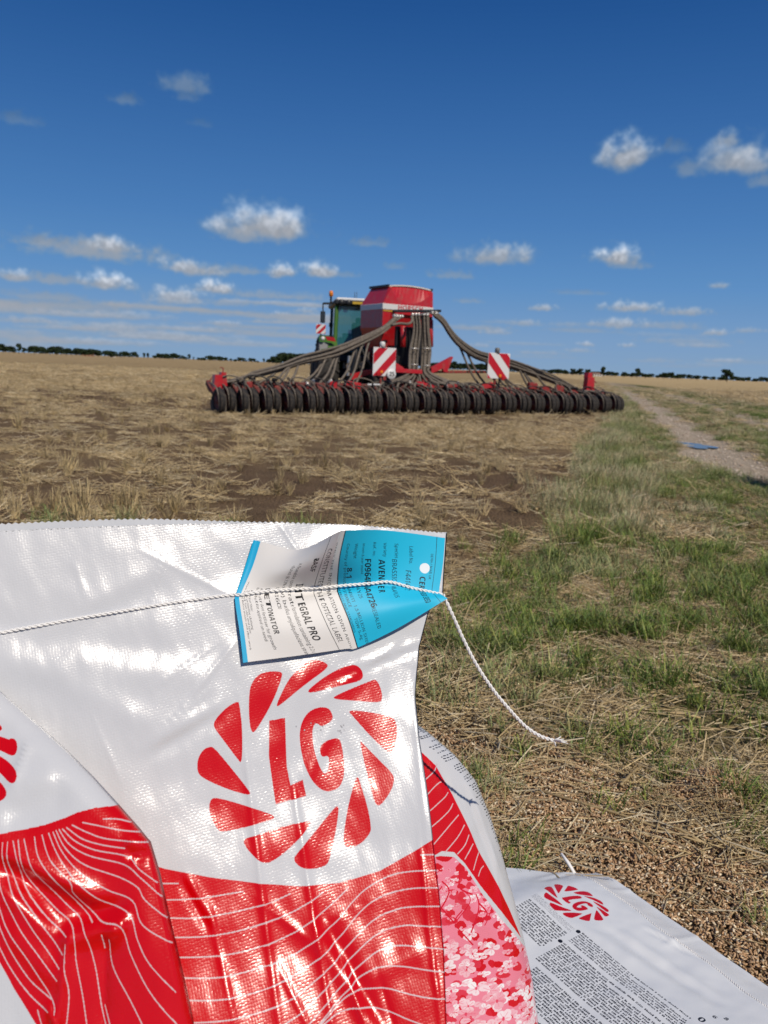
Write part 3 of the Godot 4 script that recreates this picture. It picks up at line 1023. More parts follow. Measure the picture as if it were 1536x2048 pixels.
func make_drill() -> void:
	dA = gp(431, 829)
	var b := gp(1240, 829)
	dLen = dA.distance_to(b)
	dX = (b - dA).normalized()
	dZ = dX.cross(Vector3.UP)
	drill = thing("seed_drill", "wide red trailed seed drill with grey hoses and a row of press wheels", "seed drill", dA, atan2(-dX.z, dX.x))
	var D := drill
	var n := 48
	var sp := (dLen - 0.16) / (n - 1)
	var R := 0.285
	# --- one row unit, then copies
	var us := begin()
	beam(us, Vector3(-0.02, 0.60, -0.62), Vector3(-0.02, R + 0.02, -0.02), 0.05, 0.10, 0.008)
	beam(us, Vector3(0.0, 0.66, -0.70), Vector3(0.0, 0.50, -0.46), 0.10, 0.12, 0.01)
	beam(us, Vector3(0.03, 0.56, -0.44), Vector3(0.03, 0.30, -0.40), 0.04, 0.06, 0.006)
	var unit_mesh := done(us)
	us = begin(true)
	var axle := Transform3D(Basis(Vector3.BACK, PI / 2), Vector3(0.0, R, 0))
	lathe(us, [Vector2(R * 0.62, -0.052), Vector2(R * 0.86, -0.066), Vector2(R * 0.96, -0.052), Vector2(R, -0.02), Vector2(R, 0.02), Vector2(R * 0.96, 0.052), Vector2(R * 0.86, 0.066), Vector2(R * 0.62, 0.052)], 28, axle)
	var tyre_mesh := done(us)
	us = begin(true)
	lathe(us, [Vector2(0.0, -0.055), Vector2(0.05, -0.055), Vector2(0.055, -0.02), Vector2(R * 0.5, -0.015), Vector2(R * 0.63, -0.05), Vector2(R * 0.63, 0.05), Vector2(R * 0.5, 0.015), Vector2(0.055, 0.02), Vector2(0.05, 0.055), Vector2(0, 0.055)], 20, axle)
	var rim_mesh := done(us)
	us = begin()
	lathe(us, [Vector2(0, -0.004), Vector2(0.20, -0.003), Vector2(0.21, 0.0), Vector2(0.20, 0.003), Vector2(0, 0.004)], 22, Transform3D(Basis(Vector3.UP, 0.1) * Basis(Vector3.BACK, PI / 2), Vector3(0.03, 0.20, -0.36)))
	var disc_mesh := done(us)
	us = begin()
	box(us, Vector3(0.015, R * 2.0 - 0.10, 0.055), Vector3(0.05, 0.16, 0.03), Basis(Vector3.RIGHT, -0.25), 0.006)
	beam(us, Vector3(0.015, R * 2.0, 0.03), Vector3(0.015, 0.56, -0.2), 0.035, 0.03)
	var scraper_mesh := done(us)
	us = begin()
	box(us, Vector3(0.03, R * 0.82, 0.165), Vector3(0.055, 0.05, 0.05), Basis.IDENTITY, 0.008)
	beam(us, Vector3(0.085, R * 0.85, 0.15), Vector3(0.085, R * 1.05, 0.0), 0.02, 0.05)
	beam(us, Vector3(0.03, R * 0.82, 0.15), Vector3(0.085, R * 0.85, 0.15), 0.02, 0.03)
	var bracket_mesh := done(us)
	us = begin(true)
	tube(us, spline([Vector3(0.10, R * 1.5, 0.08), Vector3(0.105, R * 1.0, 0.12), Vector3(0.10, R * 0.45, 0.13), Vector3(0.09, 0.03, 0.15)], 4), [0.02, 0.02, 0.02, 0.02, 0.02, 0.02, 0.019, 0.018, 0.017, 0.016, 0.015, 0.014, 0.013], 6)
	var tine_mesh := done(us)
	us = begin(true)
	tube(us, spline([Vector3(-0.07, 0.66, -0.42), Vector3(-0.075, 0.62, -0.1), Vector3(-0.07, 0.50, 0.10), Vector3(-0.06, 0.30, 0.17), Vector3(-0.05, 0.14, 0.16)], 4), 0.019, 7)
	var drop_mesh := done(us)
	var unit: MeshInstance3D
	for i in n:
		var o: MeshInstance3D
		if i == 0:
			o = put(D, "row_unit", unit_mesh, M.muddy_red)
			put(o, "tyre", tyre_mesh, M.tyre_rubber)
			put(o, "rim", rim_mesh, M.muddy_red)
			put(o, "opener_disc", disc_mesh, M.muddy_steel)
			put(o, "scraper", scraper_mesh, M.hose_rubber)
			put(o, "bracket", bracket_mesh, M.dull_red)
			put(o, "tine", tine_mesh, M.hose_rubber)
			put(o, "coulter_hose", drop_mesh, M.hose_rubber)
			unit = o
		else:
			o = unit.duplicate()
			o.name = "row_unit"
			D.add_child(o, true)
		o.position = Vector3(0.08 + sp * i, 0, 0.0 if i % 2 == 0 else -0.12)
		o.rotation.y = 0.05 * sin(i * 2.3)
	# --- toolbars
	var st := begin()
	box(st, Vector3(dLen * 0.5 + 0.2, 0.64, -0.74), Vector3(dLen - 0.4, 0.13, 0.13), Basis.IDENTITY, 0.015)
	put(D, "rear_toolbar", done(st), M.muddy_red)
	st = begin()
	box(st, Vector3(dLen * 0.5 + 0.5, 0.60, -1.5), Vector3(dLen - 1.0, 0.14, 0.14), Basis.IDENTITY, 0.015)
	put(D, "front_toolbar", done(st), M.dull_red)
	for k in 13:
		st = begin()
		beam(st, Vector3(1.0 + k * (dLen - 1.3) / 12.0, 0.62, -0.8), Vector3(1.0 + k * (dLen - 1.3) / 12.0, 0.62, -1.44), 0.1, 0.1, 0.01)
		put(D, "cross_beam", done(st), M.dull_red)
	# front disc gang, a dark wall behind the wheels
	st = begin(true)
	lathe(st, [Vector2(0, -0.004), Vector2(0.06, -0.03), Vector2(0.22, 0.0), Vector2(0.23, 0.002), Vector2(0.22, 0.008), Vector2(0, 0.004)], 20, Transform3D(Basis(Vector3.UP, 0.3) * Basis(Vector3.BACK, PI / 2), Vector3(0, 0.22, 0)))
	var fd := done(st)
	st = begin()
	beam(st, Vector3(0, 0.24, 0), Vector3(0.02, 0.56, -0.12), 0.03, 0.05)
	var fa := done(st)
	st = begin(true)
	lathe(st, [Vector2(0.0, -0.09), Vector2(0.2, -0.1), Vector2(0.31, -0.13), Vector2(0.35, -0.09), Vector2(0.36, 0.0), Vector2(0.35, 0.09), Vector2(0.31, 0.13), Vector2(0.2, 0.1), Vector2(0.0, 0.09)], 28, Transform3D(Basis(Vector3.BACK, PI / 2), Vector3(0, 0.36, 0)))
	var pk := done(st)
	for k in 38: put(D, "added_packer_tyre", pk, M.tyre_rubber).position = Vector3(0.75 + k * (dLen - 0.85) / 37.0, 0, -0.95)  # dark row added to block light between the press wheels
	for k in 48:
		var o := put(D, "front_disc", fd, M.muddy_steel)
		o.position = Vector3(1.05 + k * (dLen - 1.1) / 47.0, 0, -1.2 if k % 2 else -1.75)
		put(o, "disc_arm", fa, M.muddy_steel)
	# red blocks, valves and clutter along the bar
	var r := RandomNumberGenerator.new()
	r.seed = 8
	for q in [[665, 770, 14, 16], [672, 783, 10, 10], [705, 770, 30, 14], [850, 771, 34, 11], [902, 772, 22, 8], [955, 783, 22, 12], [972, 772, 24, 12], [498, 770, 12, 14], [556, 775, 16, 10], [1065, 772, 16, 14], [1090, 780, 18, 16], [1118, 778, 14, 14], [620, 778, 14, 10], [527, 782, 10, 8], [1146, 785, 14, 9]]:
		var a := dl(q[0] - q[2] * 0.5, q[1] - q[3] * 0.5, 0.55)
		var c := dl(q[0] + q[2] * 0.5, q[1] + q[3] * 0.5, 0.55)
		st = begin()
		box(st, (a + c) * 0.5, Vector3(absf(c.x - a.x), absf(c.y - a.y), 0.12), Basis(Vector3.BACK, r.randf_range(-0.25, 0.25)), 0.02)
		put(D, "mounting_bracket", done(st), M.red_paint if q[0] in [665, 705, 955, 972, 850] else M.dull_red)
	for k in 26:
		var s := 0.3 + r.randf() * (dLen - 0.6)
		var y := r.randf_range(0.66, 0.78)
		st = begin(true)
		lathe(st, [Vector2(0, -0.07), Vector2(0.03, -0.06), Vector2(0.035, 0.05), Vector2(0.015, 0.07), Vector2(0, 0.07)], 8, Transform3D(Basis.from_euler(Vector3(r.randfn() * 0.5, 0, r.randfn() * 0.6)), Vector3(s, y, -0.6 + r.randf() * 0.1)))
		put(D, "valve", done(st), [M.clamp_steel, M.muddy_steel, M.hose_rubber, M.dark_plastic][k % 4])
	for k in 22:  # slack hydraulic hoses arching over the bar
		var s := 0.2 + k * (dLen - 0.9) / 21.0
		var w := r.randf_range(0.35, 0.75)
		var hh := r.randf_range(0.74, 0.86)
		st = begin(true)
		tube(st, spline([Vector3(s, 0.55, -0.25), Vector3(s + w * 0.12, hh * 0.93, -0.45), Vector3(s + w * 0.5, hh, -0.5), Vector3(s + w * 0.9, hh * 0.9, -0.42), Vector3(s + w, 0.52, -0.22)], 5), 0.016, 7)
		put(D, "hydraulic_hose", done(st), M.dark_hose if k % 3 else M.hose_rubber)
	# red end pieces with a wire guard
	for q in [[425, 749, 444, 784, 0.35], [438, 744, 452, 772, 0.6], [1171, 754, 1184, 782, 0.6], [1172, 745, 1181, 756, 0.62]]:
		var a := dl(q[0], q[1], q[4])
		var c := dl(q[2], q[3], q[4])
		st = begin()
		prism(st, PackedVector2Array([Vector2(a.x, c.y), Vector2(c.x, c.y), Vector2(c.x - 0.02, a.y), Vector2(a.x + 0.03, a.y)]), Transform3D(Basis.IDENTITY, Vector3(0, 0, a.z)), 0.16)
		put(D, "end_guard", done(st), M.red_paint)
	for q in [[[446, 744], [446, 736], [440, 735]], [[1176, 745], [1186, 758], [1193, 766]], [[426, 752], [420, 762], [423, 772]]]:
		st = begin(true)
		var pp := []
		for p in q: pp.append(dl(p[0], p[1], 0.6))
		tube(st, spline(pp, 4), 0.012, 6)
		put(D, "guard_wire", done(st), M.dull_red)
	# --- chassis and drawbar
	var cx := dLen * 0.5
	st = begin()
	beam(st, Vector3(cx - 0.35, 0.72, -0.9), Vector3(cx - 0.2, 0.72, -4.4), 0.16, 0.22, 0.02)
	beam(st, Vector3(cx + 0.35, 0.72, -0.9), Vector3(cx + 0.2, 0.72, -4.4), 0.16, 0.22, 0.02)
	put(D, "chassis", done(st), M.dull_red)
	st = begin(true)
	for sg in [-1.0, 1.0]:
		lathe(st, [Vector2(0.28, -0.16), Vector2(0.50, -0.2), Vector2(0.55, -0.12), Vector2(0.56, 0.0), Vector2(0.55, 0.12), Vector2(0.50, 0.2), Vector2(0.28, 0.16)], 30, Transform3D(Basis(Vector3.BACK, PI / 2), Vector3(cx + sg * 0.85, 0.55, -2.6)))
	put(D, "transport_tyres", done(st), M.tyre_rubber)
	# crossbeam under the hoses, and the red wing right of it
	var c1 := dl(790, 741, 0.9)
	var c2 := dl(843, 744, 0.9)
	st = begin()
	beam(st, c1, c2, 0.1, 0.11, 0.012)
	put(D, "crossbar", done(st), M.red_paint)
	for q in [[[861, 735], [902, 713], [905, 714], [893, 744], [886, 744], [884, 737], [862, 747]], [[790, 725], [806, 735], [806, 742], [790, 740]], [[700, 748], [760, 735], [762, 741], [702, 760]]]:
		var poly := PackedVector2Array()
		var z := 0.0
		for p in q:
			var w := dl(p[0], p[1], 1.0)
			poly.append(Vector2(w.x, w.y)); z = w.z
		st = begin()
		prism(st, poly, Transform3D(Basis.IDENTITY, Vector3(0, 0, z)), 0.07)
		put(D, "red_bracket", done(st), M.red_paint)
	st = begin()
	beam(st, dl(862, 744, 1.1), dl(976, 744, 1.1), 0.05, 0.06, 0.008)
	put(D, "side_rail", done(st), M.dull_red)
	# warning boards with lamps and the speed disc
	var la := dl(747, 694, 0.45)
	var lb := dl(790, 753, 0.45)
	hazard_board(D, (la + lb) * 0.5, absf(lb.x - la.x), absf(la.y - lb.y), 1.0)
	var ra := dl(977, 705, 0.45)
	var rb := dl(1017, 758, 0.45)
	hazard_board(D, (ra + rb) * 0.5, absf(rb.x - ra.x), absf(ra.y - rb.y), -1.0)
	for q in [[la, lb, 0.0], [ra, rb, 0.02]]:
		var top := Vector3((q[0].x + q[1].x) * 0.5 - 0.06, q[0].y + 0.07, q[0].z - 0.02)
		st = begin(true)
		lathe(st, [Vector2(0, -0.07), Vector2(0.065, -0.07), Vector2(0.07, 0.03), Vector2(0.05, 0.07), Vector2(0, 0.075)], 14, Transform3D(Basis.IDENTITY, top))
		put(D, "marker_lamp", done(st), M.band_white if q[2] == 0.0 else M.grey_plastic)
		st = begin()
		beam(st, Vector3(top.x, q[1].y - 0.3, q[0].z - 0.06), Vector3(top.x, q[0].y, q[0].z - 0.06), 0.05, 0.05, 0.006)
		put(D, "board_post", done(st), M.dull_red)
	for q in [[763, 744, 6, 6, "amber", 0.42], [1000, 752, 6, 7, "amber", 0.42], [1006, 757, 9, 8, "lamp_red", 0.42], [757, 748, 10, 7, "lamp_red", 0.42]]:
		var a := dl(q[0], q[1], q[5])
		st = begin()
		box(st, a, Vector3(q[2] * 0.0125, q[3] * 0.0125, 0.05), Basis.IDENTITY, 0.012)
		put(D, "tail_lamp", done(st), M[q[4]])
	var sc := dl(783, 748, 0.36)
	st = begin(true)
	lathe(st, [Vector2(0, 0.012), Vector2(0.125, 0.012), Vector2(0.13, 0.006), Vector2(0.13, -0.006), Vector2(0, -0.01)], 28, Transform3D(Basis(Vector3.RIGHT, PI / 2), sc))
	put(D, "speed_disc", done(st), M.white_paint)
	lettering(D, "speed_figures", "25", 0.14, Transform3D(Basis.IDENTITY, sc + Vector3(0, 0, 0.016)), M.black_print)
	for px in [[735, 743], [747, 760]]:
		var a := dl(px[0], 769, 0.15)
		var c := dl(px[1], 769, 0.15)
		st = begin()
		box(st, (a + c) * 0.5, Vector3(c.x - a.x, 0.035, 0.02), Basis.IDENTITY, 0.005)
		put(D, "white_strip", done(st), M.white_paint)
	make_tank(D)
	make_hoses(D, n, sp)

func make_tank(D: Node3D) -> void:
	# hopper: rear face q 2.0, front 3.1; s from the sight lines of its corners
	var qr := 2.0
	var qf := 3.15
	var tl := dl(779, 573, qr + 0.12)
	var tr := dl(862, 581, qr + 0.12)
	var bl := dl(766, 611, qr)
	var br := dl(866, 611, qr)
	var s0 := bl.x
	var s1 := br.x
	var yb := (bl.y + br.y) * 0.5
	var yt := (tl.y + tr.y) * 0.5
	var st := begin()
	# upper hopper, leaning in towards the top
	var a := [Vector3(s0, yb, -qr), Vector3(s1, yb, -qr), Vector3(s1, yb, -qf), Vector3(s0, yb, -qf)]
	var t := [Vector3(tl.x, yt, -qr - 0.14), Vector3(tr.x, yt, -qr - 0.14), Vector3(tr.x, yt, -qf + 0.1), Vector3(tl.x, yt, -qf + 0.1)]
	for k in [1, 2, 3]: quad(st, a[k], t[k], t[(k + 1) % 4], a[(k + 1) % 4])
	# rear panel: corner plates stand upright, the middle leans back behind a curved fold
	var ar := []
	var fold := []
	for k in 13:
		var f := k / 12.0
		var x := lerpf(s0 + 0.1, s1 - 0.08, f)
		var dip := 1.0 - pow(absf(f * 2.0 - 1.0), 2.2)
		fold.append(Vector3(lerpf(x, lerpf(tl.x, tr.x, f), 1.0 - dip), lerpf(yt - 0.06, yb + 0.05, dip), -qr - 0.005 - 0.02 * (1.0 - dip)))
		ar.append(Vector3(lerpf(tl.x, tr.x, f), yt + 0.05 * (1.0 - pow(f * 2.0 - 1.0, 2.0)), -qr - 0.17))
	for k in 12:
		quad(st, fold[k], ar[k], ar[k + 1], fold[k + 1])
		quad(st, Vector3(lerpf(s0, s1, k / 12.0), yb, -qr), fold[k], fold[k + 1], Vector3(lerpf(s0, s1, (k + 1) / 12.0), yb, -qr))
	tri(st, a[0], t[0], fold[0])
	tri(st, a[1], fold[12], t[1])
	put(D, "hopper", done(st), M.red_paint)
	# rolled cover with a dark rim
	st = begin(true)
	var rows := []
	for i in 7:
		var row := []
		for k in 13:
			var f := k / 12.0
			row.append(Vector3(lerpf(tl.x - 0.03, tr.x + 0.03, f), yt + 0.028 + 0.05 * (1.0 - pow(f * 2.0 - 1.0, 2.0)), lerpf(-qf + 0.05, -qr - 0.16, i / 6.0)))
		rows.append(row)
	put(D, "hopper_cover", grid(rows), M.tarp_white)
	st = begin()
	for k in 12: beam(st, ar[k] + Vector3(0, 0.012, 0.012), ar[k + 1] + Vector3(0, 0.012, 0.012), 0.05, 0.035)
	put(D, "cover_hem", done(st), M.tarp_white)
	st = begin()
	beam(st, Vector3(tl.x - 0.03, yt + 0.02, -qr - 0.1), Vector3(tl.x - 0.03, yt + 0.02, -qf + 0.05), 0.04, 0.06)
	beam(st, Vector3(tr.x + 0.03, yt + 0.02, -qr - 0.1), Vector3(tr.x + 0.03, yt + 0.02, -qf + 0.05), 0.04, 0.06)
	put(D, "cover_rim", done(st), M.dark_plastic)
	# pale band round the hopper with the red lettering
	st = begin()
	box(st, Vector3((s0 + s1) * 0.5, yb - 0.075, -qr + 0.002), Vector3(s1 - s0 + 0.03, 0.15, 0.03), Basis.IDENTITY, 0.006)
	box(st, Vector3(s0 - 0.002, yb - 0.075, -(qr + qf) * 0.5 - 0.01), Vector3(0.03, 0.15, qf - qr), Basis.IDENTITY, 0.006)
	box(st, Vector3(s1 + 0.002, yb - 0.075, -(qr + qf) * 0.5 - 0.01), Vector3(0.03, 0.15, qf - qr), Basis.IDENTITY, 0.006)
	var band := put(D, "hopper_band", done(st), M.band_white)
	lettering(band, "lettering", "HORSCH", 0.17, Transform3D(Basis(Vector3(1.25, 0, 0), Vector3.UP, Vector3.BACK), Vector3((s0 + s1) * 0.5 + 0.06, yb - 0.075, -qr + 0.021)), M.red_board)
	st = begin()
	box(st, Vector3(s0 + 0.15, yb - 0.185, -qr + 0.004), Vector3(0.29, 0.03, 0.02))
	put(band, "yellow_stripe", done(st), M.plate_yellow)
	# lower hopper: upright skirt, then a funnel that runs forward and in
	var y2 := yb - 0.15
	var y3 := yb - 0.62
	var y4 := 1.15
	st = begin()
	quad(st, Vector3(s0, y3, -qr), Vector3(s0, y2, -qr), Vector3(s0 + 0.28, y2, -qr), Vector3(s0 + 0.13, y3 - 0.22, -qr))
	quad(st, Vector3(s0 + 0.28, y2, -qr), Vector3(s1, y2, -qr), Vector3(s1, y2 - 0.1, -qr), Vector3(s0 + 0.42, y2 - 0.1, -qr))
	quad(st, Vector3(s0, y2, -qf), Vector3(s0, y2, -qr), Vector3(s0, y3, -qr), Vector3(s0, y3, -qf))
	quad(st, Vector3(s1, y2, -qr), Vector3(s1, y2, -qf), Vector3(s1, y3, -qf), Vector3(s1, y3, -qr))
	quad(st, Vector3(s0, y3, -qf), Vector3(s0, y3, -qr), Vector3(s0 + 0.3, y4, -qr - 0.5), Vector3(s0 + 0.3, y4, -qf + 0.1))
	quad(st, Vector3(s1, y3, -qr), Vector3(s1, y3, -qf), Vector3(s1 - 0.3, y4, -qf + 0.1), Vector3(s1 - 0.3, y4, -qr - 0.5))
	quad(st, Vector3(s0, y2, -qr - 0.02), Vector3(s1, y2, -qr - 0.02), Vector3(s1 - 0.3, y4, -qr - 0.5), Vector3(s0 + 0.3, y4, -qr - 0.5))
	quad(st, Vector3(s1, y2, -qf), Vector3(s0, y2, -qf), Vector3(s0 + 0.3, y4, -qf + 0.1), Vector3(s1 - 0.3, y4, -qf + 0.1))
	put(D, "hopper_funnel", done(st), M.red_paint)
	var h0 := dl(794, 652, 1.75)  # black box standing in for the deep shade under the hopper
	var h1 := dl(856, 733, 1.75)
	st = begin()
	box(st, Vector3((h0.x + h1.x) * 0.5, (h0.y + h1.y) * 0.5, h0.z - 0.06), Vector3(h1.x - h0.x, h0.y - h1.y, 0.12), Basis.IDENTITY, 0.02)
	put(D, "hopper_shade_box", done(st), M.dark_plastic)
	# metering housing, frame legs and red cylinders under it
	st = begin()
	box(st, Vector3((s0 + s1) * 0.5, 1.0, -qr - 0.65), Vector3(1.0, 0.5, 0.8), Basis.IDENTITY, 0.04)
	put(D, "metering_unit", done(st), M.dark_plastic)
	for q in [[806, 652, 694], [861, 640, 694]]:
		st = begin(true)
		var p := dl(q[0], q[1], 1.6)
		var e := dl(q[0], q[2], 1.6)
		tube(st, [e, p], 0.075, 12)
		put(D, "distributor_column", done(st), M.red_paint)
	for q in [[770, 680, 0.12], [853, 690, 0.12]]:
		var p := dl(q[0], q[1], 1.9)
		st = begin()
		beam(st, Vector3(p.x, p.y, p.z), Vector3(p.x, 0.7, p.z), 0.12, 0.1, 0.01)
		put(D, "frame_leg", done(st), M.dull_red)
	# dark machinery left of the warning board, with a pale jack
	var r := RandomNumberGenerator.new()
	r.seed = 12
	for k in 16:
		var px := r.randf_range(700, 742)
		var py := r.randf_range(688, 728)
		var p := dl(px, py, r.randf_range(2.4, 3.4))
		st = begin(true)
		tube(st, spline([p, Vector3(p.x + r.randfn() * 0.1, p.y * 0.7 + 0.2, p.z + 0.1), Vector3(p.x + r.randfn() * 0.12, 0.75, p.z + r.randfn() * 0.2)], 5), r.randf_range(0.02, 0.04), 7)
		put(D, "feed_hose", done(st), M.dark_hose if k % 3 else M.muddy_steel)
	st = begin()
	var j0 := dl(699, 712, 3.0)
	var j1 := dl(696, 752, 3.0)
	beam(st, j0, j1, 0.07, 0.07, 0.01)
	put(D, "support_jack", done(st), M.light_steel)
	st = begin()
	var d0 := dl(722, 722, 3.3)
	box(st, Vector3(d0.x, d0.y - 0.25, d0.z), Vector3(0.7, 0.8, 0.5), Basis.IDENTITY, 0.05)
	put(D, "fan_housing", done(st), M.dark_plastic)

func make_hoses(D: Node3D, n: int, sp: float) -> void:
	var r := RandomNumberGenerator.new()
	r.seed = 21
	var left := []
	for p in [[795, 634, 1.35], [772, 655, 1.3], [748, 669, 1.25], [715, 684, 1.15], [680, 699, 1.05], [640, 711, 0.95], [600, 721, 0.85], [560, 735, 0.75], [520, 746, 0.68], [485, 755, 0.62], [462, 764, 0.6]]: left.append(dl(p[0], p[1], p[2]))
	var right := []
	for p in [[868, 628, 1.35], [885, 642, 1.3], [902, 668, 1.2], [922, 689, 1.1], [950, 708, 1.0], [978, 717, 0.95], [1020, 728, 0.9], [1060, 742, 0.8], [1100, 757, 0.7], [1140, 776, 0.6], [1165, 788, 0.55]]: right.append(dl(p[0], p[1], p[2]))
	left = spline(left, 6)
	right = spline(right, 6)
	var s_mid0 := dl(725, 760, 0.6).x
	var s_mid1 := dl(975, 760, 0.6).x
	var units := []
	for i in n: units.append(0.08 + sp * i)
	var li := 0
	var ri := 0
	var mi := 0
	var mids := []
	for i in n:
		var s: float = units[i]
		if s > s_mid0 and s < s_mid1: mids.append(i)
	for i in n:
		var s: float = units[i]
		var end := Vector3(s + 0.02, 0.50, -0.42 if i % 2 == 0 else -0.6)
		var pts := []
		if mids.has(i):
			var k := mids.find(i)
			var grp := 0 if k < mids.size() / 2 else 1
			var gx: float = [828.0, 853.0][grp]
			var half_n := maxi(mids.size() / 2, 1)
			var off := lerpf(-9.0, 9.0, ((k % half_n) + 0.5) / half_n)
			var qz := 1.2 + 0.08 * (k % 3)
			pts = [dl(831.0 + grp * 19.0 + off * 0.8, 628, qz + 0.1), dl(834.0 + grp * 17.0 + off * 0.8, 660, qz + 0.05), dl(gx + off * 1.05, 700, qz), dl(gx - 2 + off, 732, qz - 0.1), dl(gx + off * 1.3, 747, qz - 0.3)]
			var e2: Vector3 = pts[4]
			pts.append(Vector3(lerpf(e2.x, end.x, 0.45), 0.80, -0.7))
			pts.append(Vector3(lerpf(e2.x, end.x, 0.9), 0.74, -0.5))
			pts.append(end)
			mi += 1
		else:
			var main: Array = left if s < s_mid0 else right
			var sgn := -1.0 if s < s_mid0 else 1.0
			var idx: int = li if s < s_mid0 else ri
			if s < s_mid0: li += 1
			else: ri += 1
			var o := Vector3(0, 0.05 * ((idx * 7) % 5 - 2.0), 0.05 * ((idx * 3) % 4 - 1.5))
			var far_s := s
			if s < s_mid0: far_s = 0.08 + sp * (int(i / 4) * 4 + 3)
			else: far_s = 0.08 + sp * (int(i / 4) * 4)
			var leave := 0.45 + 0.05 * (idx % 3)
			if absf(main[main.size() - 1].x - s) < 1.2: leave = 0.12
			pts.append(main[0] + Vector3(-sgn * 0.05 * (idx % 6) + sgn * 0.12, 0.02, 0.03 * (idx % 3)))
			for j in range(1, main.size(), 3):
				var p: Vector3 = main[j]
				if (far_s - p.x) * sgn < leave: break
				var taper := clampf(absf(s - p.x) / 2.0, 0.55, 1.0) * clampf(0.45 + j * 0.02, 0.45, 1.0)
				pts.append(p + o * taper)
			var lastp: Vector3 = pts[pts.size() - 1]
			var gap := s - lastp.x
			pts.append(Vector3(lastp.x + gap * 0.32, lerpf(lastp.y, 0.66, 0.22), lastp.z + 0.06))
			pts.append(Vector3(lastp.x + gap * 0.62, lerpf(lastp.y, 0.66, 0.72), lastp.z * 0.7 - 0.1))
			pts.append(Vector3(lastp.x + gap * 0.9, 0.66, lastp.z * 0.4 - 0.3))
			pts.append(end)
		var st := begin(true)
		tube(st, spline(pts, 4), 0.03, 8)
		var h := put(D, "seed_hose", done(st), M.hose_rubber)
		st = begin(true)
		tube(st, [pts[0] + Vector3(0, 0.02, 0), pts[0] - (pts[0] - pts[1]).normalized() * 0.05], 0.042, 10)
		put(h, "hose_clamp", done(st), M.clamp_steel)
	# slack return loop under the head
	var st := begin(true)
	var lp := []
	for p in [[823, 632, 1.25], [824, 642, 1.2], [816, 648, 1.18], [800, 647, 1.18], [784, 650, 1.2]]: lp.append(dl(p[0], p[1], p[2]))
	tube(st, spline(lp, 6), 0.036, 9)
	put(D, "slack_hose", done(st), M.hose_rubber)
	# distributor head rail and ties
	st = begin()
	beam(st, dl(788, 622, 1.38), dl(880, 622, 1.38), 0.14, 0.07, 0.015)
	put(D, "distributor_rail", done(st), M.dark_plastic)
	for q in [[690, 694, 1.1, 0.1], [638, 711, 0.95, 0.095], [595, 722, 0.85, 0.085], [828, 697, 1.2, 0.13], [853, 697, 1.2, 0.13], [828, 729, 1.1, 0.12], [853, 731, 1.1, 0.1]]:
		var p := dl(q[0], q[1], q[2])
		st = begin(true)
		var ax := Basis(Vector3.BACK, 0.0 if q[0] > 800 else PI / 2 - 0.33)
		lathe(st, [Vector2(q[3] - 0.006, -0.012), Vector2(q[3], -0.012), Vector2(q[3], 0.012), Vector2(q[3] - 0.006, 0.012)], 18, Transform3D(ax, p))
		put(D, "hose_tie", done(st), M.clamp_steel if q[0] > 800 else M.dark_hose)
	# boom struts that carry the bundles
	for q in [[509, 748, 0.72], [1000, 742, 0.9], [790, 700, 1.6]]:
		var p := dl(q[0], q[1], q[2])
		st = begin()
		beam(st, p, Vector3(p.x, 0.65, p.z), 0.05, 0.05, 0.006)
		put(D, "boom_strut", done(st), M.muddy_steel)

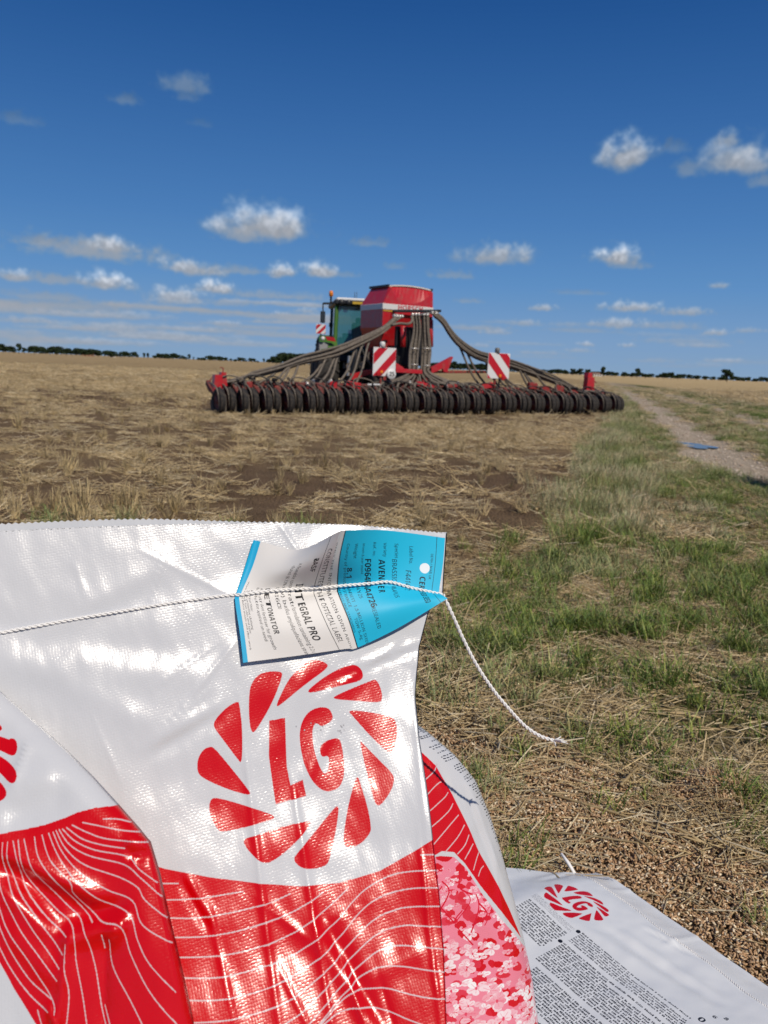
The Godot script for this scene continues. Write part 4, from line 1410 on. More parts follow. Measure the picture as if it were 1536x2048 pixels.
# ---------------------------------------------------------------- tractor ahead of the drill
func make_tractor() -> void:
	var half := 1.27
	var at := at_depth(716, 740, 23.2)
	at.y = 0.0
	var yaw := deg_to_rad(10.0)
	var T := thing("tractor", "green tractor with glazed cab towing the red drill", "tractor", at, yaw)
	var bx := Vector3(cos(yaw), 0, -sin(yaw))
	var bz := bx.cross(Vector3.UP)
	# where a line of sight meets the upright plane q metres ahead of the rear axle, in the tractor's own axes
	var tl := func(px: float, py: float, q: float) -> Vector3:
		var r := ray(px, py)
		var t := (at - bz * q - EYE).dot(bz) / r.dot(bz)
		var p := EYE + r * t - at
		return Vector3(p.dot(bx), p.y, p.dot(bz))
	var st: SurfaceTool
	# rear tyres with chevron lugs
	var R := 0.93
	var lug := begin()
	for k in 20:
		for sg in [-1.0, 1.0]:
			var a := TAU * (k + (0.25 if sg > 0 else -0.25)) / 20.0
			var p0 := Vector3(sg * 0.02, cos(a + 0.0) * (R + 0.01), sin(a) * (R + 0.01))
			var a2 := a + 0.22
			var p1 := Vector3(sg * 0.29, cos(a2) * (R - 0.045), sin(a2) * (R - 0.045))
			var z := (p1 - p0).normalized()
			var y := Vector3(0, cos(a), sin(a))
			var x := y.cross(z).normalized()
			box(lug, (p0 + p1) * 0.5, Vector3(0.05, 0.07, p0.distance_to(p1)), Basis(x, z.cross(x), z))
	var lug_mesh := done(lug)
	st = begin(true)
	var ax := Transform3D(Basis(Vector3.BACK, PI / 2), Vector3.ZERO)
	lathe(st, [Vector2(0.5, -0.22), Vector2(0.72, -0.30), Vector2(0.86, -0.29), Vector2(R - 0.03, -0.2), Vector2(R, 0.0), Vector2(R - 0.03, 0.2), Vector2(0.86, 0.29), Vector2(0.72, 0.30), Vector2(0.5, 0.22)], 44, ax)
	var ty := done(st)
	st = begin(true)
	lathe(st, [Vector2(0, -0.05), Vector2(0.2, -0.05), Vector2(0.42, -0.12), Vector2(0.5, -0.2), Vector2(0.5, 0.2), Vector2(0.42, 0.12), Vector2(0.2, 0.05), Vector2(0, 0.05)], 28, ax)
	var rim := done(st)
	for sg in [-1.0, 1.0]:
		for fr in 2:
			var w := put(T, "wheel", ty, M.tractor_tyre)
			put(w, "tread", lug_mesh, M.tractor_tyre)
			put(w, "rim", rim, M.dull_red)
			w.position = Vector3(sg * (half - 0.31), R if fr == 0 else 0.72, 0.0 if fr == 0 else -2.75)
			if fr == 1: w.scale = Vector3(0.8, 0.77, 0.77)
	# body, axle, bonnet
	st = begin()
	box(st, Vector3(0, 0.95, -0.3), Vector3(0.7, 0.7, 1.4), Basis.IDENTITY, 0.06)
	box(st, Vector3(0, 0.9, 0), Vector3(1.3, 0.3, 0.3), Basis.IDENTITY, 0.04)
	box(st, Vector3(0, 0.6, 0.55), Vector3(0.5, 0.3, 0.8), Basis.IDENTITY, 0.03)
	put(T, "rear_axle", done(st), M.dark_plastic)
	st = begin()
	prism(st, PackedVector2Array([Vector2(-1.2, 1.0), Vector2(-3.6, 0.95), Vector2(-3.7, 1.6), Vector2(-3.2, 1.85), Vector2(-1.2, 2.0)]), Transform3D(Basis(Vector3(0, 0, 1), Vector3.UP, Vector3(-1, 0, 0)), Vector3.ZERO), 0.95)
	put(T, "bonnet", done(st), M.green_paint)
	# rear mudguards: arched bands with lamps
	for sg in [-1.0, 1.0]:
		var rows := []
		for i in 15:
			var a := lerpf(-1.25, 0.95, i / 14.0)
			var row := []
			for u in [[0.0, 0.0], [0.02, 0.03], [0.3, 0.04], [0.46, 0.03], [0.5, -0.04]]:
				row.append(Vector3(sg * (half - 0.56 + u[0] * 1.05), R + cos(a) * (R + 0.1 + u[1]), sin(a) * (R + 0.1 + u[1])))
			rows.append(row)
		var g := put(T, "mudguard", grid(rows), M.green_paint)
		st = begin()
		box(st, Vector3(sg * (half - 0.14), R + 0.62, 0.80), Vector3(0.27, 0.46, 0.09), Basis(Vector3.RIGHT, -0.3), 0.03)
		put(g, "fender_edge", done(st), M.grey_plastic)
		var lp: Vector3 = tl.call(661, 678, -0.84) if sg < 0 else Vector3(half - 0.45, 1.78, 0.84)
		st = begin()
		prism(st, PackedVector2Array([Vector2(-0.15, 0.07), Vector2(0.10, 0.05), Vector2(0.15, -0.07), Vector2(-0.10, -0.04)]), Transform3D(Basis(Vector3(-sg, 0, 0), Vector3.UP, Vector3.BACK), lp), 0.08)
		put(g, "tail_lamp", done(st), M.lamp_red)
		var wl: Vector3 = tl.call(646, 677, -0.88) if sg < 0 else Vector3(half - 0.2, 1.78, 0.88)
		st = begin(true)
		lathe(st, [Vector2(0, 0.02), Vector2(0.05, 0.02), Vector2(0.06, -0.02), Vector2(0, -0.02)], 16, Transform3D(Basis(Vector3.RIGHT, PI / 2), wl))
		put(g, "reflector", done(st), M.white_paint)
	# cab: posts, glazing, roof
	var yr: float = tl.call(690, 612, -0.4).y       # underside of the roof at the rear
	var yf := 1.42
	var cl: float = tl.call(673, 640, -0.45).x - 0.02
	var cw := -cl
	var zr := 0.45
	var zf := -1.15
	for sg in [-1.0, 1.0]:
		st = begin(true)
		tube(st, spline([Vector3(sg * (cw + 0.10), 1.55, zr + 0.12), Vector3(sg * (cw + 0.02), yf + 0.42, zr + 0.06), Vector3(sg * cw, yf + 0.8, zr), Vector3(sg * (cw - 0.03), yr, zr - 0.1)], 5), 0.062, 8)
		put(T, "cab_post", done(st), M.green_paint)
		st = begin(true)
		tube(st, [Vector3(sg * cw, 1.3, zf), Vector3(sg * (cw - 0.03), yr, zf + 0.12)], 0.045, 8)
		put(T, "front_post", done(st), M.dark_plastic)
		st = begin()
		quad(st, Vector3(sg * (cw - 0.01), yf, zr - 0.05), Vector3(sg * (cw - 0.03), yr, zr - 0.12), Vector3(sg * (cw - 0.03), yr, zf + 0.12), Vector3(sg * (cw - 0.01), yf, zf))
		put(T, "side_window", done(st), M.cab_glass)
	st = begin()
	quad(st, Vector3(-cw, yf + 0.1, zr), Vector3(-cw, yr, zr - 0.08), Vector3(cw, yr, zr - 0.08), Vector3(cw, yf + 0.1, zr))
	put(T, "rear_window", done(st), M.cab_glass)
	st = begin()
	quad(st, Vector3(-cw, yf, zf - 0.02), Vector3(-cw, yr, zf + 0.1), Vector3(cw, yr, zf + 0.1), Vector3(cw, yf, zf - 0.02))
	put(T, "windscreen", done(st), M.cab_glass)
	st = begin()
	box(st, Vector3(0, yf - 0.08, (zr + zf) * 0.5), Vector3(cw * 2.0, 0.2, zr - zf), Basis.IDENTITY, 0.04)
	put(T, "cab_floor", done(st), M.dark_plastic)
	st = begin()
	box(st, Vector3(0, yr + 0.09, (zr + zf) * 0.5 - 0.1), Vector3(cw * 2.0 + 0.12, 0.16, zr - zf + 0.3), Basis.IDENTITY, 0.05)
	var roof := put(T, "roof", done(st), M.dark_plastic)
	st = begin()
	box(st, Vector3(0, yr + 0.20, (zr + zf) * 0.5 - 0.2), Vector3(cw * 2.0 - 0.05, 0.1, zr - zf), Basis.IDENTITY, 0.04)
	put(roof, "roof_panel", done(st), M.white_paint)
	var pl: Vector3 = tl.call(715, 612, -0.5)
	st = begin()
	box(st, Vector3(pl.x, yr + 0.09, zr + 0.07), Vector3(0.30, 0.075, 0.02), Basis.IDENTITY, 0.006)
	put(roof, "number_plate", done(st), M.plate_yellow)
	for px in [683, 697]:
		var p: Vector3 = tl.call(px, 612, -0.5)
		st = begin(true)
		lathe(st, [Vector2(0, 0.03), Vector2(0.07, 0.03), Vector2(0.085, 0.0), Vector2(0.06, -0.06), Vector2(0, -0.06)], 16, Transform3D(Basis(Vector3.RIGHT, PI / 2), Vector3(p.x, yr + 0.09, zr + 0.08)))
		put(roof, "work_lamp", done(st), M.dark_plastic)
	# seat and driver's console seen through the glass
	st = begin()
	box(st, Vector3(0.02, yf + 0.35, -0.25), Vector3(0.52, 0.16, 0.5), Basis.IDENTITY, 0.06)
	box(st, Vector3(0.02, yf + 0.66, -0.02), Vector3(0.5, 0.62, 0.14), Basis(Vector3.RIGHT, 0.12), 0.06)
	box(st, Vector3(0.02, yf + 1.02, 0.02), Vector3(0.28, 0.2, 0.1), Basis.IDENTITY, 0.04)
	box(st, Vector3(0.02, yf + 0.15, -0.25), Vector3(0.3, 0.3, 0.3), Basis.IDENTITY, 0.03)
	put(T, "seat", done(st), M.seat_black)
	st = begin()
	box(st, Vector3(0.38, yf + 0.5, -0.4), Vector3(0.18, 0.1, 0.6), Basis.IDENTITY, 0.03)
	box(st, Vector3(-0.25, yf + 0.4, -0.95), Vector3(0.3, 0.6, 0.14), Basis(Vector3.RIGHT, 0.3), 0.03)
	put(T, "console", done(st), M.dark_plastic)
	# beacon, aerials, mirror, side board
	var b0: Vector3 = tl.call(662, 612, -0.2)
	var b1: Vector3 = tl.call(661, 592, -0.2)
	st = begin()
	beam(st, Vector3(-cw - 0.35, yr + 0.06, 0.15), Vector3(-cw + 0.1, yr + 0.08, 0.15), 0.04, 0.06)
	tube(st, [Vector3(b0.x, yr + 0.05, 0.15), Vector3(b0.x, b1.y, 0.15)], 0.03, 8)
	put(T, "mirror_arm", done(st), M.dark_plastic)
	st = begin(true)
	lathe(st, [Vector2(0, -0.02), Vector2(0.06, 0.0), Vector2(0.06, 0.1), Vector2(0.045, 0.15), Vector2(0, 0.16)], 14, Transform3D(Basis.IDENTITY, Vector3(b0.x, b1.y, 0.15)))
	put(T, "beacon", done(st), M.amber)
	for px in [709, 713]:
		var p0: Vector3 = tl.call(px, 604, -0.1)
		var p1: Vector3 = tl.call(px, 584, -0.1)
		st = begin(true)
		tube(st, [Vector3(p0.x, yr + 0.2, 0.1), Vector3(p0.x, p1.y, 0.1)], 0.008, 5)
		put(T, "aerial", done(st), M.dark_plastic)
	var m0: Vector3 = tl.call(641, 622, -0.15)
	var m1: Vector3 = tl.call(650, 646, -0.15)
	st = begin()
	box(st, (m0 + m1) * 0.5, Vector3(m1.x - m0.x, m0.y - m1.y, 0.07), Basis(Vector3.UP, 0.2), 0.03)
	box(st, Vector3((m0.x + m1.x) * 0.5, (m0.y + yr) * 0.5 + 0.02, m0.z), Vector3(0.035, yr - m0.y + 0.1, 0.035))
	var mh := put(T, "mirror_housing", done(st), M.dark_plastic)
	st = begin()
	box(st, (m0 + m1) * 0.5 + Vector3(0, 0, 0.037), Vector3((m1.x - m0.x) * 0.8, (m0.y - m1.y) * 0.85, 0.006), Basis(Vector3.UP, 0.2))
	put(mh, "mirror_glass", done(st), M.mirror)
	var h0: Vector3 = tl.call(632, 648, -0.2)
	var h1: Vector3 = tl.call(651, 668, -0.2)
	hazard_board(T, (h0 + h1) * 0.5, h1.x - h0.x, h0.y - h1.y, 1.0)
	st = begin()
	beam(st, Vector3((h0.x + h1.x) * 0.5, h1.y, h0.z - 0.02), Vector3((h0.x + h1.x) * 0.5 + 0.2, 1.55, h0.z - 0.1), 0.035, 0.035)
	var k0: Vector3 = tl.call(662, 650, 0.2)
	box(st, k0, Vector3(0.12, 0.14, 0.08), Basis.IDENTITY, 0.03)
	beam(st, k0, Vector3(k0.x - 0.02, 1.5, k0.z), 0.04, 0.04)
	put(T, "board_arm", done(st), M.dark_plastic)

# ---------------------------------------------------------------- vehicle beside the track, only its shadow is in the picture
func make_pickup() -> void:
	var tip := gp(1497, 957)
	var at := tip + Vector3(0.55, 0, 0.835) * 1.62 + Vector3(0.38, 0, 1.4)
	at.y = 0.0
	var P := thing("pickup", "dark parked pickup beside the track, its shadow falling on the verge", "pickup", at)
	var paint := mat("pickup_paint", srgb(0.03, 0.035, 0.045), 0.3)
	paint.clearcoat_enabled = true
	var st := begin()
	var side := Basis(Vector3(0, 0, 1), Vector3.UP, Vector3(-1, 0, 0))
	prism(st, PackedVector2Array([Vector2(-1.6, 0.45), Vector2(3.6, 0.45), Vector2(3.65, 0.95), Vector2(2.4, 1.1), Vector2(1.85, 1.12), Vector2(-1.6, 1.12), Vector2(-1.65, 0.7)]), Transform3D(side, Vector3.ZERO), 1.8)
	put(P, "body", done(st), paint)
	st = begin()
	prism(st, PackedVector2Array([Vector2(-1.2, 1.12), Vector2(1.9, 1.12), Vector2(1.15, 1.72), Vector2(-1.05, 1.74)]), Transform3D(side, Vector3.ZERO), 1.62)
	var cab := put(P, "cab", done(st), paint)
	for sg in [-1.0, 1.0]:
		st = begin()
		prism(st, PackedVector2Array([Vector2(-1.0, 1.16), Vector2(1.7, 1.16), Vector2(1.08, 1.66), Vector2(-0.95, 1.66)]), Transform3D(side, Vector3(sg * 0.815, 0, 0)), 0.012)
		put(cab, "side_window", done(st), M.dark_plastic)
		st = begin()
		box(st, Vector3(sg * 1.02, 1.2, -1.4), Vector3(0.22, 0.2, 0.1), Basis.IDENTITY, 0.04)
		put(P, "door_mirror", done(st), paint)
		for z in [-0.95, 2.75]:
			st = begin(true)
			lathe(st, [Vector2(0.2, -0.1), Vector2(0.34, -0.12), Vector2(0.38, -0.06), Vector2(0.38, 0.06), Vector2(0.34, 0.12), Vector2(0.2, 0.1)], 26, Transform3D(Basis(Vector3.BACK, PI / 2), Vector3(sg * 0.8, 0.38, z)))
			var w := put(P, "wheel", done(st), M.tractor_tyre)
			st = begin(true)
			lathe(st, [Vector2(0, -0.05), Vector2(0.2, -0.09), Vector2(0.2, 0.09), Vector2(0, 0.05)], 18, Transform3D(Basis(Vector3.BACK, PI / 2), Vector3(sg * 0.8, 0.38, z)))
			put(w, "rim", done(st), M.light_steel)

# ---------------------------------------------------------------- bags: woven sheets with real folds
class Sheet:
	var o: Vector3
	var u: Vector3
	var v: Vector3
	var n: Vector3
	var eye: Vector3
	var ridges := []      # [a, b, width, height, kind]
	var height: Callable
	var u0 := 0.0
	var v0 := 0.0
	var w := 1.0
	var h := 1.0
	var im: Image
	func setup(origin: Vector3, normal: Vector3, roll: float) -> void:
		o = origin
		n = normal.normalized()
		var r := Vector3.UP.cross(n).normalized()
		var up := n.cross(r)
		u = r * cos(roll) + up * sin(roll)
		v = -(up * cos(roll) - r * sin(roll))
	func relief(a: float, b: float) -> float:
		var z: float = height.call(a, b)
		var p := Vector2(a, b)
		for q in ridges:
			var s: Vector2 = q[1] - q[0]
			var t: float = (p - q[0]).dot(s) / s.length_squared()
			if t < -0.4 or t > 1.4: continue
			var d: float = (p - q[0]).cross(s) / s.length() / q[2]
			if absf(d) > 3.0: continue
			var along := smoothstep(-0.25, 0.25, t) * (1.0 - smoothstep(0.75, 1.25, t))
			match q[4]:
				0: z += q[3] * exp(-d * d) * along
				1: z += q[3] * exp(-absf(d) * 1.4) * along          # sharp crease
				2: z += q[3] * d * exp(-d * d * 0.7) * 1.6 * along  # one side up, the other down
		return z
	func at(a: float, b: float) -> Vector3:
		return o + u * a + v * b + n * relief(a, b)
	func hit(dir: Vector3) -> Vector2:  # where a line of sight meets the sheet
		var z := 0.0
		var out := Vector2.ZERO
		for k in 5:
			var t := (o + n * z - eye).dot(n) / dir.dot(n)
			var p := eye + dir * t - o
			out = Vector2(p.dot(u), p.dot(v))
			z = lerpf(z, relief(out.x, out.y), 0.8)
		return out
	func tex(q: Vector2) -> Vector2:
		return Vector2((q.x - u0) / w * im.get_width(), (q.y - v0) / h * im.get_height())

func fill_poly(im: Image, poly: PackedVector2Array, c: Color) -> void:
	var y0 := 1e9
	var y1 := -1e9
	for p in poly:
		y0 = minf(y0, p.y); y1 = maxf(y1, p.y)
	var n := poly.size()
	for y in range(maxi(int(y0), 0), mini(int(y1) + 1, im.get_height() - 1) + 1):
		var yy := y + 0.5
		var xs := []
		for i in n:
			var a := poly[i]
			var b := poly[(i + 1) % n]
			if (a.y <= yy) != (b.y <= yy): xs.append(a.x + (yy - a.y) / (b.y - a.y) * (b.x - a.x))
		xs.sort()
		for k in range(0, xs.size() - 1, 2):
			var xa := maxi(int(round(xs[k])), 0)
			var xb := mini(int(round(xs[k + 1])), im.get_width())
			if xb > xa: im.fill_rect(Rect2i(xa, y, xb - xa, 1), c)

func smooth_poly(p: PackedVector2Array, times: int) -> PackedVector2Array:
	for k in times:
		var q := PackedVector2Array()
		for i in p.size():
			var a := p[i]
			var b := p[(i + 1) % p.size()]
			q.append(a.lerp(b, 0.25)); q.append(a.lerp(b, 0.75))
		p = q
	return p

func stroke(im: Image, pts: Array, wid: float, c: Color) -> void:
	var s := spline(pts, 6)
	for i in s.size() - 1:
		var d: Vector2 = (s[i + 1] - s[i]).normalized().orthogonal() * wid * 0.5
		var e: Vector2 = (s[i + 1] - s[i]).normalized() * wid * 0.3
		fill_poly(im, PackedVector2Array([s[i] - d - e, s[i] + d - e, s[i + 1] + d + e, s[i + 1] - d + e]), c)

func ink_text(im: Image, s: String, size: float, xf: Transform2D, c: Color, bold := false) -> void:  # xf: origin at the start of the line, x along it, y down
	var v := text_tris(s, size, bold)
	var x0 := 1e9
	for p in v: x0 = minf(x0, p.x)
	for i in range(0, v.size() - 2, 3):
		fill_poly(im, PackedVector2Array([xf * Vector2(v[i].x - x0, -v[i].y), xf * Vector2(v[i + 1].x - x0, -v[i + 1].y), xf * Vector2(v[i + 2].x - x0, -v[i + 2].y)]), c)

const LOGO := [
	[405, 525, 430, 520, 520, 370, 585, 200, 575, 180, 500, 178, 440, 200, 400, 260, 392, 340, 393, 440],
	[545, 380, 570, 370, 700, 260, 848, 155, 830, 130, 780, 112, 730, 120, 690, 150, 620, 220, 570, 320],
	[705, 310, 870, 270, 1000, 240, 1040, 220, 1040, 180, 1010, 145, 970, 140, 880, 175, 780, 240],
	[860, 335, 1000, 345, 1140, 357, 1150, 330, 1148, 290, 1118, 222, 1080, 235, 980, 275, 900, 310],
	[950, 397, 1080, 410, 1215, 440, 1232, 480, 1235, 540, 1220, 610, 1200, 640, 1170, 630, 1060, 520, 990, 440],
	[1022, 567, 1040, 590, 1130, 680, 1210, 760, 1220, 800, 1200, 860, 1150, 930, 1125, 945, 1105, 920, 1070, 780, 1045, 680],
	[1010, 765, 1030, 830, 1070, 960, 1088, 1070, 1080, 1100, 1040, 1150, 980, 1183, 935, 1175, 930, 1120, 950, 980, 980, 850],
	[902, 932, 900, 1000, 880, 1120, 850, 1250, 830, 1285, 760, 1303, 690, 1298, 645, 1255, 660, 1220, 770, 1090, 850, 990],
	[747, 1025, 735, 1060, 660, 1150, 570, 1230, 500, 1272, 450, 1260, 390, 1200, 360, 1150, 370, 1130, 440, 1110, 590, 1060],
	[555, 1008, 480, 1035, 350, 1070, 240, 1092, 215, 1080, 175, 1010, 165, 950, 175, 905, 210, 897, 330, 930, 470, 975],
	[408, 885, 320, 865, 200, 820, 115, 775, 98, 740, 100, 680, 130, 625, 175, 603, 205, 625, 300, 740, 380, 840],
	[350, 702, 330, 680, 270, 600, 210, 520, 187, 485, 210, 440, 270, 380, 330, 347, 338, 370, 352, 480, 355, 600],
	[508, 460, 597, 443, 602, 600, 607, 720, 628, 828, 698, 796, 718, 886, 545, 933, 525, 800, 506, 660],
	[872, 455, 806, 495, 785, 473, 765, 478, 755, 500, 752, 540, 760, 620, 785, 700, 810, 752, 828, 762, 842, 745, 850, 700, 846, 655, 800, 668, 795, 590, 905, 547, 925, 620, 935, 720, 930, 790, 905, 840, 850, 865, 800, 850, 750, 800, 710, 720, 685, 610, 680, 530, 695, 460, 735, 405, 790, 382, 840, 385, 862, 410],
]

func logo_shapes() -> Array:
	var out := []
	for k in LOGO.size():
		var p := PackedVector2Array()
		for i in range(0, LOGO[k].size(), 2): p.append(Vector2(LOGO[k][i], LOGO[k][i + 1]))
		out.append(p)
	return out

const INK_RED := Color(0.79, 0.0, 0.035)
const INK_LINE := Color(0.80, 0.72, 0.73)
const BAG_WHITE := Color(0.785, 0.795, 0.81)

func weave_tile() -> Image:  # plain weave of flat tapes, each lying a little differently
	var t := Image.create(256, 256, false, Image.FORMAT_RGB8)
	var r := RandomNumberGenerator.new()
	r.seed = 3
	var tilt := []
	for k in 1024: tilt.append(Vector2(r.randfn(), r.randfn()) * 0.0092)
	for y in 256:
		for x in 256:
			var i := x / 8
			var j := y / 8
			var fx := absf((x % 8) - 3.5) / 4.0
			var fy := absf((y % 8) - 3.5) / 4.0
			var over := (i + j) % 2 == 0
			var z := 0.55 - (0.06 * fx * fx if over else 0.06 * fy * fy) - 0.09 * pow(maxf(fx, fy), 6.0) + (0.02 if over else -0.01)
			var k: Vector2 = tilt[j * 32 + i]
			z += k.x * (x % 8 - 3.5) + k.y * (y % 8 - 3.5)
			t.set_pixel(x, y, Color(z, z, z))
	return t

func woven(called: String, im: Image, tiles_x: float, tiles_y: float, rough := 0.23) -> StandardMaterial3D:
	var m := mat(called, Color.WHITE, rough, 0.0, 0.5)
	m.albedo_texture = ImageTexture.create_from_image(im)
	var tile := weave_tile()
	var nm := Image.create(im.get_width(), im.get_height(), false, Image.FORMAT_RGB8)
	var sx := int(im.get_width() / tiles_x)
	var sy := int(im.get_height() / tiles_y)
	var tt: Image = tile.duplicate()
	tt.resize(sx, sy, Image.INTERPOLATE_CUBIC)
	for y in range(0, im.get_height(), sy):
		for x in range(0, im.get_width(), sx):
			nm.blit_rect(tt, Rect2i(0, 0, sx, sy), Vector2i(x, y))
	nm.bump_map_to_normal_map(4.0)
	m.normal_enabled = true
	m.normal_texture = ImageTexture.create_from_image(nm)
	m.normal_scale = 0.24
	return m

func px_ridges(S: Sheet, list: Array) -> void:
	for q in list:
		var a := S.hit(ray(q[0], q[1]))
		var b := S.hit(ray(q[2], q[3]))
		S.ridges.append([a, b, q[4] * 0.00047, q[5] * 0.001 * (0.6 if q[1] < 1470 else 1.0), q[6]])

func uv_list(S: Sheet, pts: Array) -> Array:
	var out := []
	for p in pts: out.append(S.hit(ray(p[0], p[1])))
	return out

func px_poly(S: Sheet, pts: Array) -> PackedVector2Array:
	var out := PackedVector2Array()
	for p in pts: out.append(S.tex(S.hit(ray(p[0], p[1]))))
	return out

# a closed bag: front sheet, back sheet and rim; edges as functions in the sheet's own axes
func bag_mesh(S: Sheet, nu: int, nv: int, ul: Callable, ur: Callable, vt: Callable, vb: float, thick: Callable, teeth: float) -> ArrayMesh:
	var rows := []
	var uvs := []
	for i in nv + 1:
		var fb := pow(i / float(nv), 1.25)
		var row := []
		var uvr := []
		for j in nu + 1:
			var fa := j / float(nu)
			var va := lerpf(0.02, vb, fb)
			var a := lerpf(ul.call(va), ur.call(va), fa)
			var b := lerpf(vt.call(a), vb, fb)
			a = lerpf(ul.call(b), ur.call(b), fa)
			if i == 0 and j % 2 == 1: b += teeth
			row.append(S.at(a, b))
			uvr.append(Vector2((a - S.u0) / S.w, (b - S.v0) / S.h))
		# side wall and back, same print carried round
		for j in range(1, nu / 6 + 1):
			var fa := 1.0 - j / float(nu / 6)
			var va := lerpf(0.02, vb, fb)
			var a := lerpf(ul.call(va), ur.call(va), fa)
			var b := lerpf(vt.call(a), vb, fb)
			a = lerpf(ul.call(b), ur.call(b), fa)
			var bulge := 0.004 + float(thick.call(b)) * pow(clampf(1.0 - pow(absf(fa * 2.0 - 1.0), 3.0), 0.0, 1.0), 0.6) + float(thick.call(b)) * 0.35
			row.append(S.at(a, b) - S.n * bulge)
			uvr.append(Vector2((a - S.u0) / S.w, (b - S.v0) / S.h))
		rows.append(row)
		uvs.append(uvr)
	return grid(rows, uvs)

func thread(S: Sheet, uvp: Array, lift: float, r: float, pitch: float, free := []) -> ArrayMesh:
	var line := []
	for q in spline(uvp, 10): line.append(S.at(q.x, q.y) + S.n * lift)
	return twist(line, r, pitch)

func twist(line: Array, r: float, pitch: float) -> ArrayMesh:
	# even steps, then two strands wound round each other
	var even := [line[0]]
	var acc := 0.0
	for i in range(1, line.size()):
		var a: Vector3 = line[i - 1]
		var b: Vector3 = line[i]
		var L := a.distance_to(b)
		var step := pitch / 8.0
		var t := step - acc
		while t <= L:
			even.append(a.lerp(b, t / L))
			t += step
		acc = L - (t - step)
	var st := begin(true)
	for s in 2:
		var pts := []
		for i in even.size():
			var t: Vector3 = (even[mini(i + 1, even.size() - 1)] - even[maxi(i - 1, 0)]).normalized()
			var x := t.cross(Vector3(0.1, 0.3, 1.0)).normalized()
			var y := t.cross(x)
			var a := TAU * i / 8.0 + PI * s
			pts.append(even[i] + x * cos(a) * r * 1.05 + y * sin(a) * r * 0.8)
		tube(st, pts, r, 6)
	return done(st)

func make_bags() -> void:
	var thread_m := mat("sewing_thread", srgb(0.86, 0.85, 0.83), 0.7)
	make_front_bag(thread_m)
	make_back_bag()
	make_left_bag()
	make_flat_bag(thread_m)
	for o in get_children():  # set each bag's origin at its foot
		if not String(o.name).begins_with("seed_bag"): continue
		var bb: AABB = o.get_child(0).get_aabb()
		var base := Vector3(bb.get_center().x, bb.position.y, bb.get_center().z)
		o.position = base
		for c in o.get_children(): c.position -= base

func fine(a: float, b: float, k: float, s: float) -> float:
	return noise.get_noise_2d(a * 7.0 + s, b * 7.0) * 0.0034 * k + noise.get_noise_2d(a * 34.0 + s, b * 14.0) * 0.0006 * k

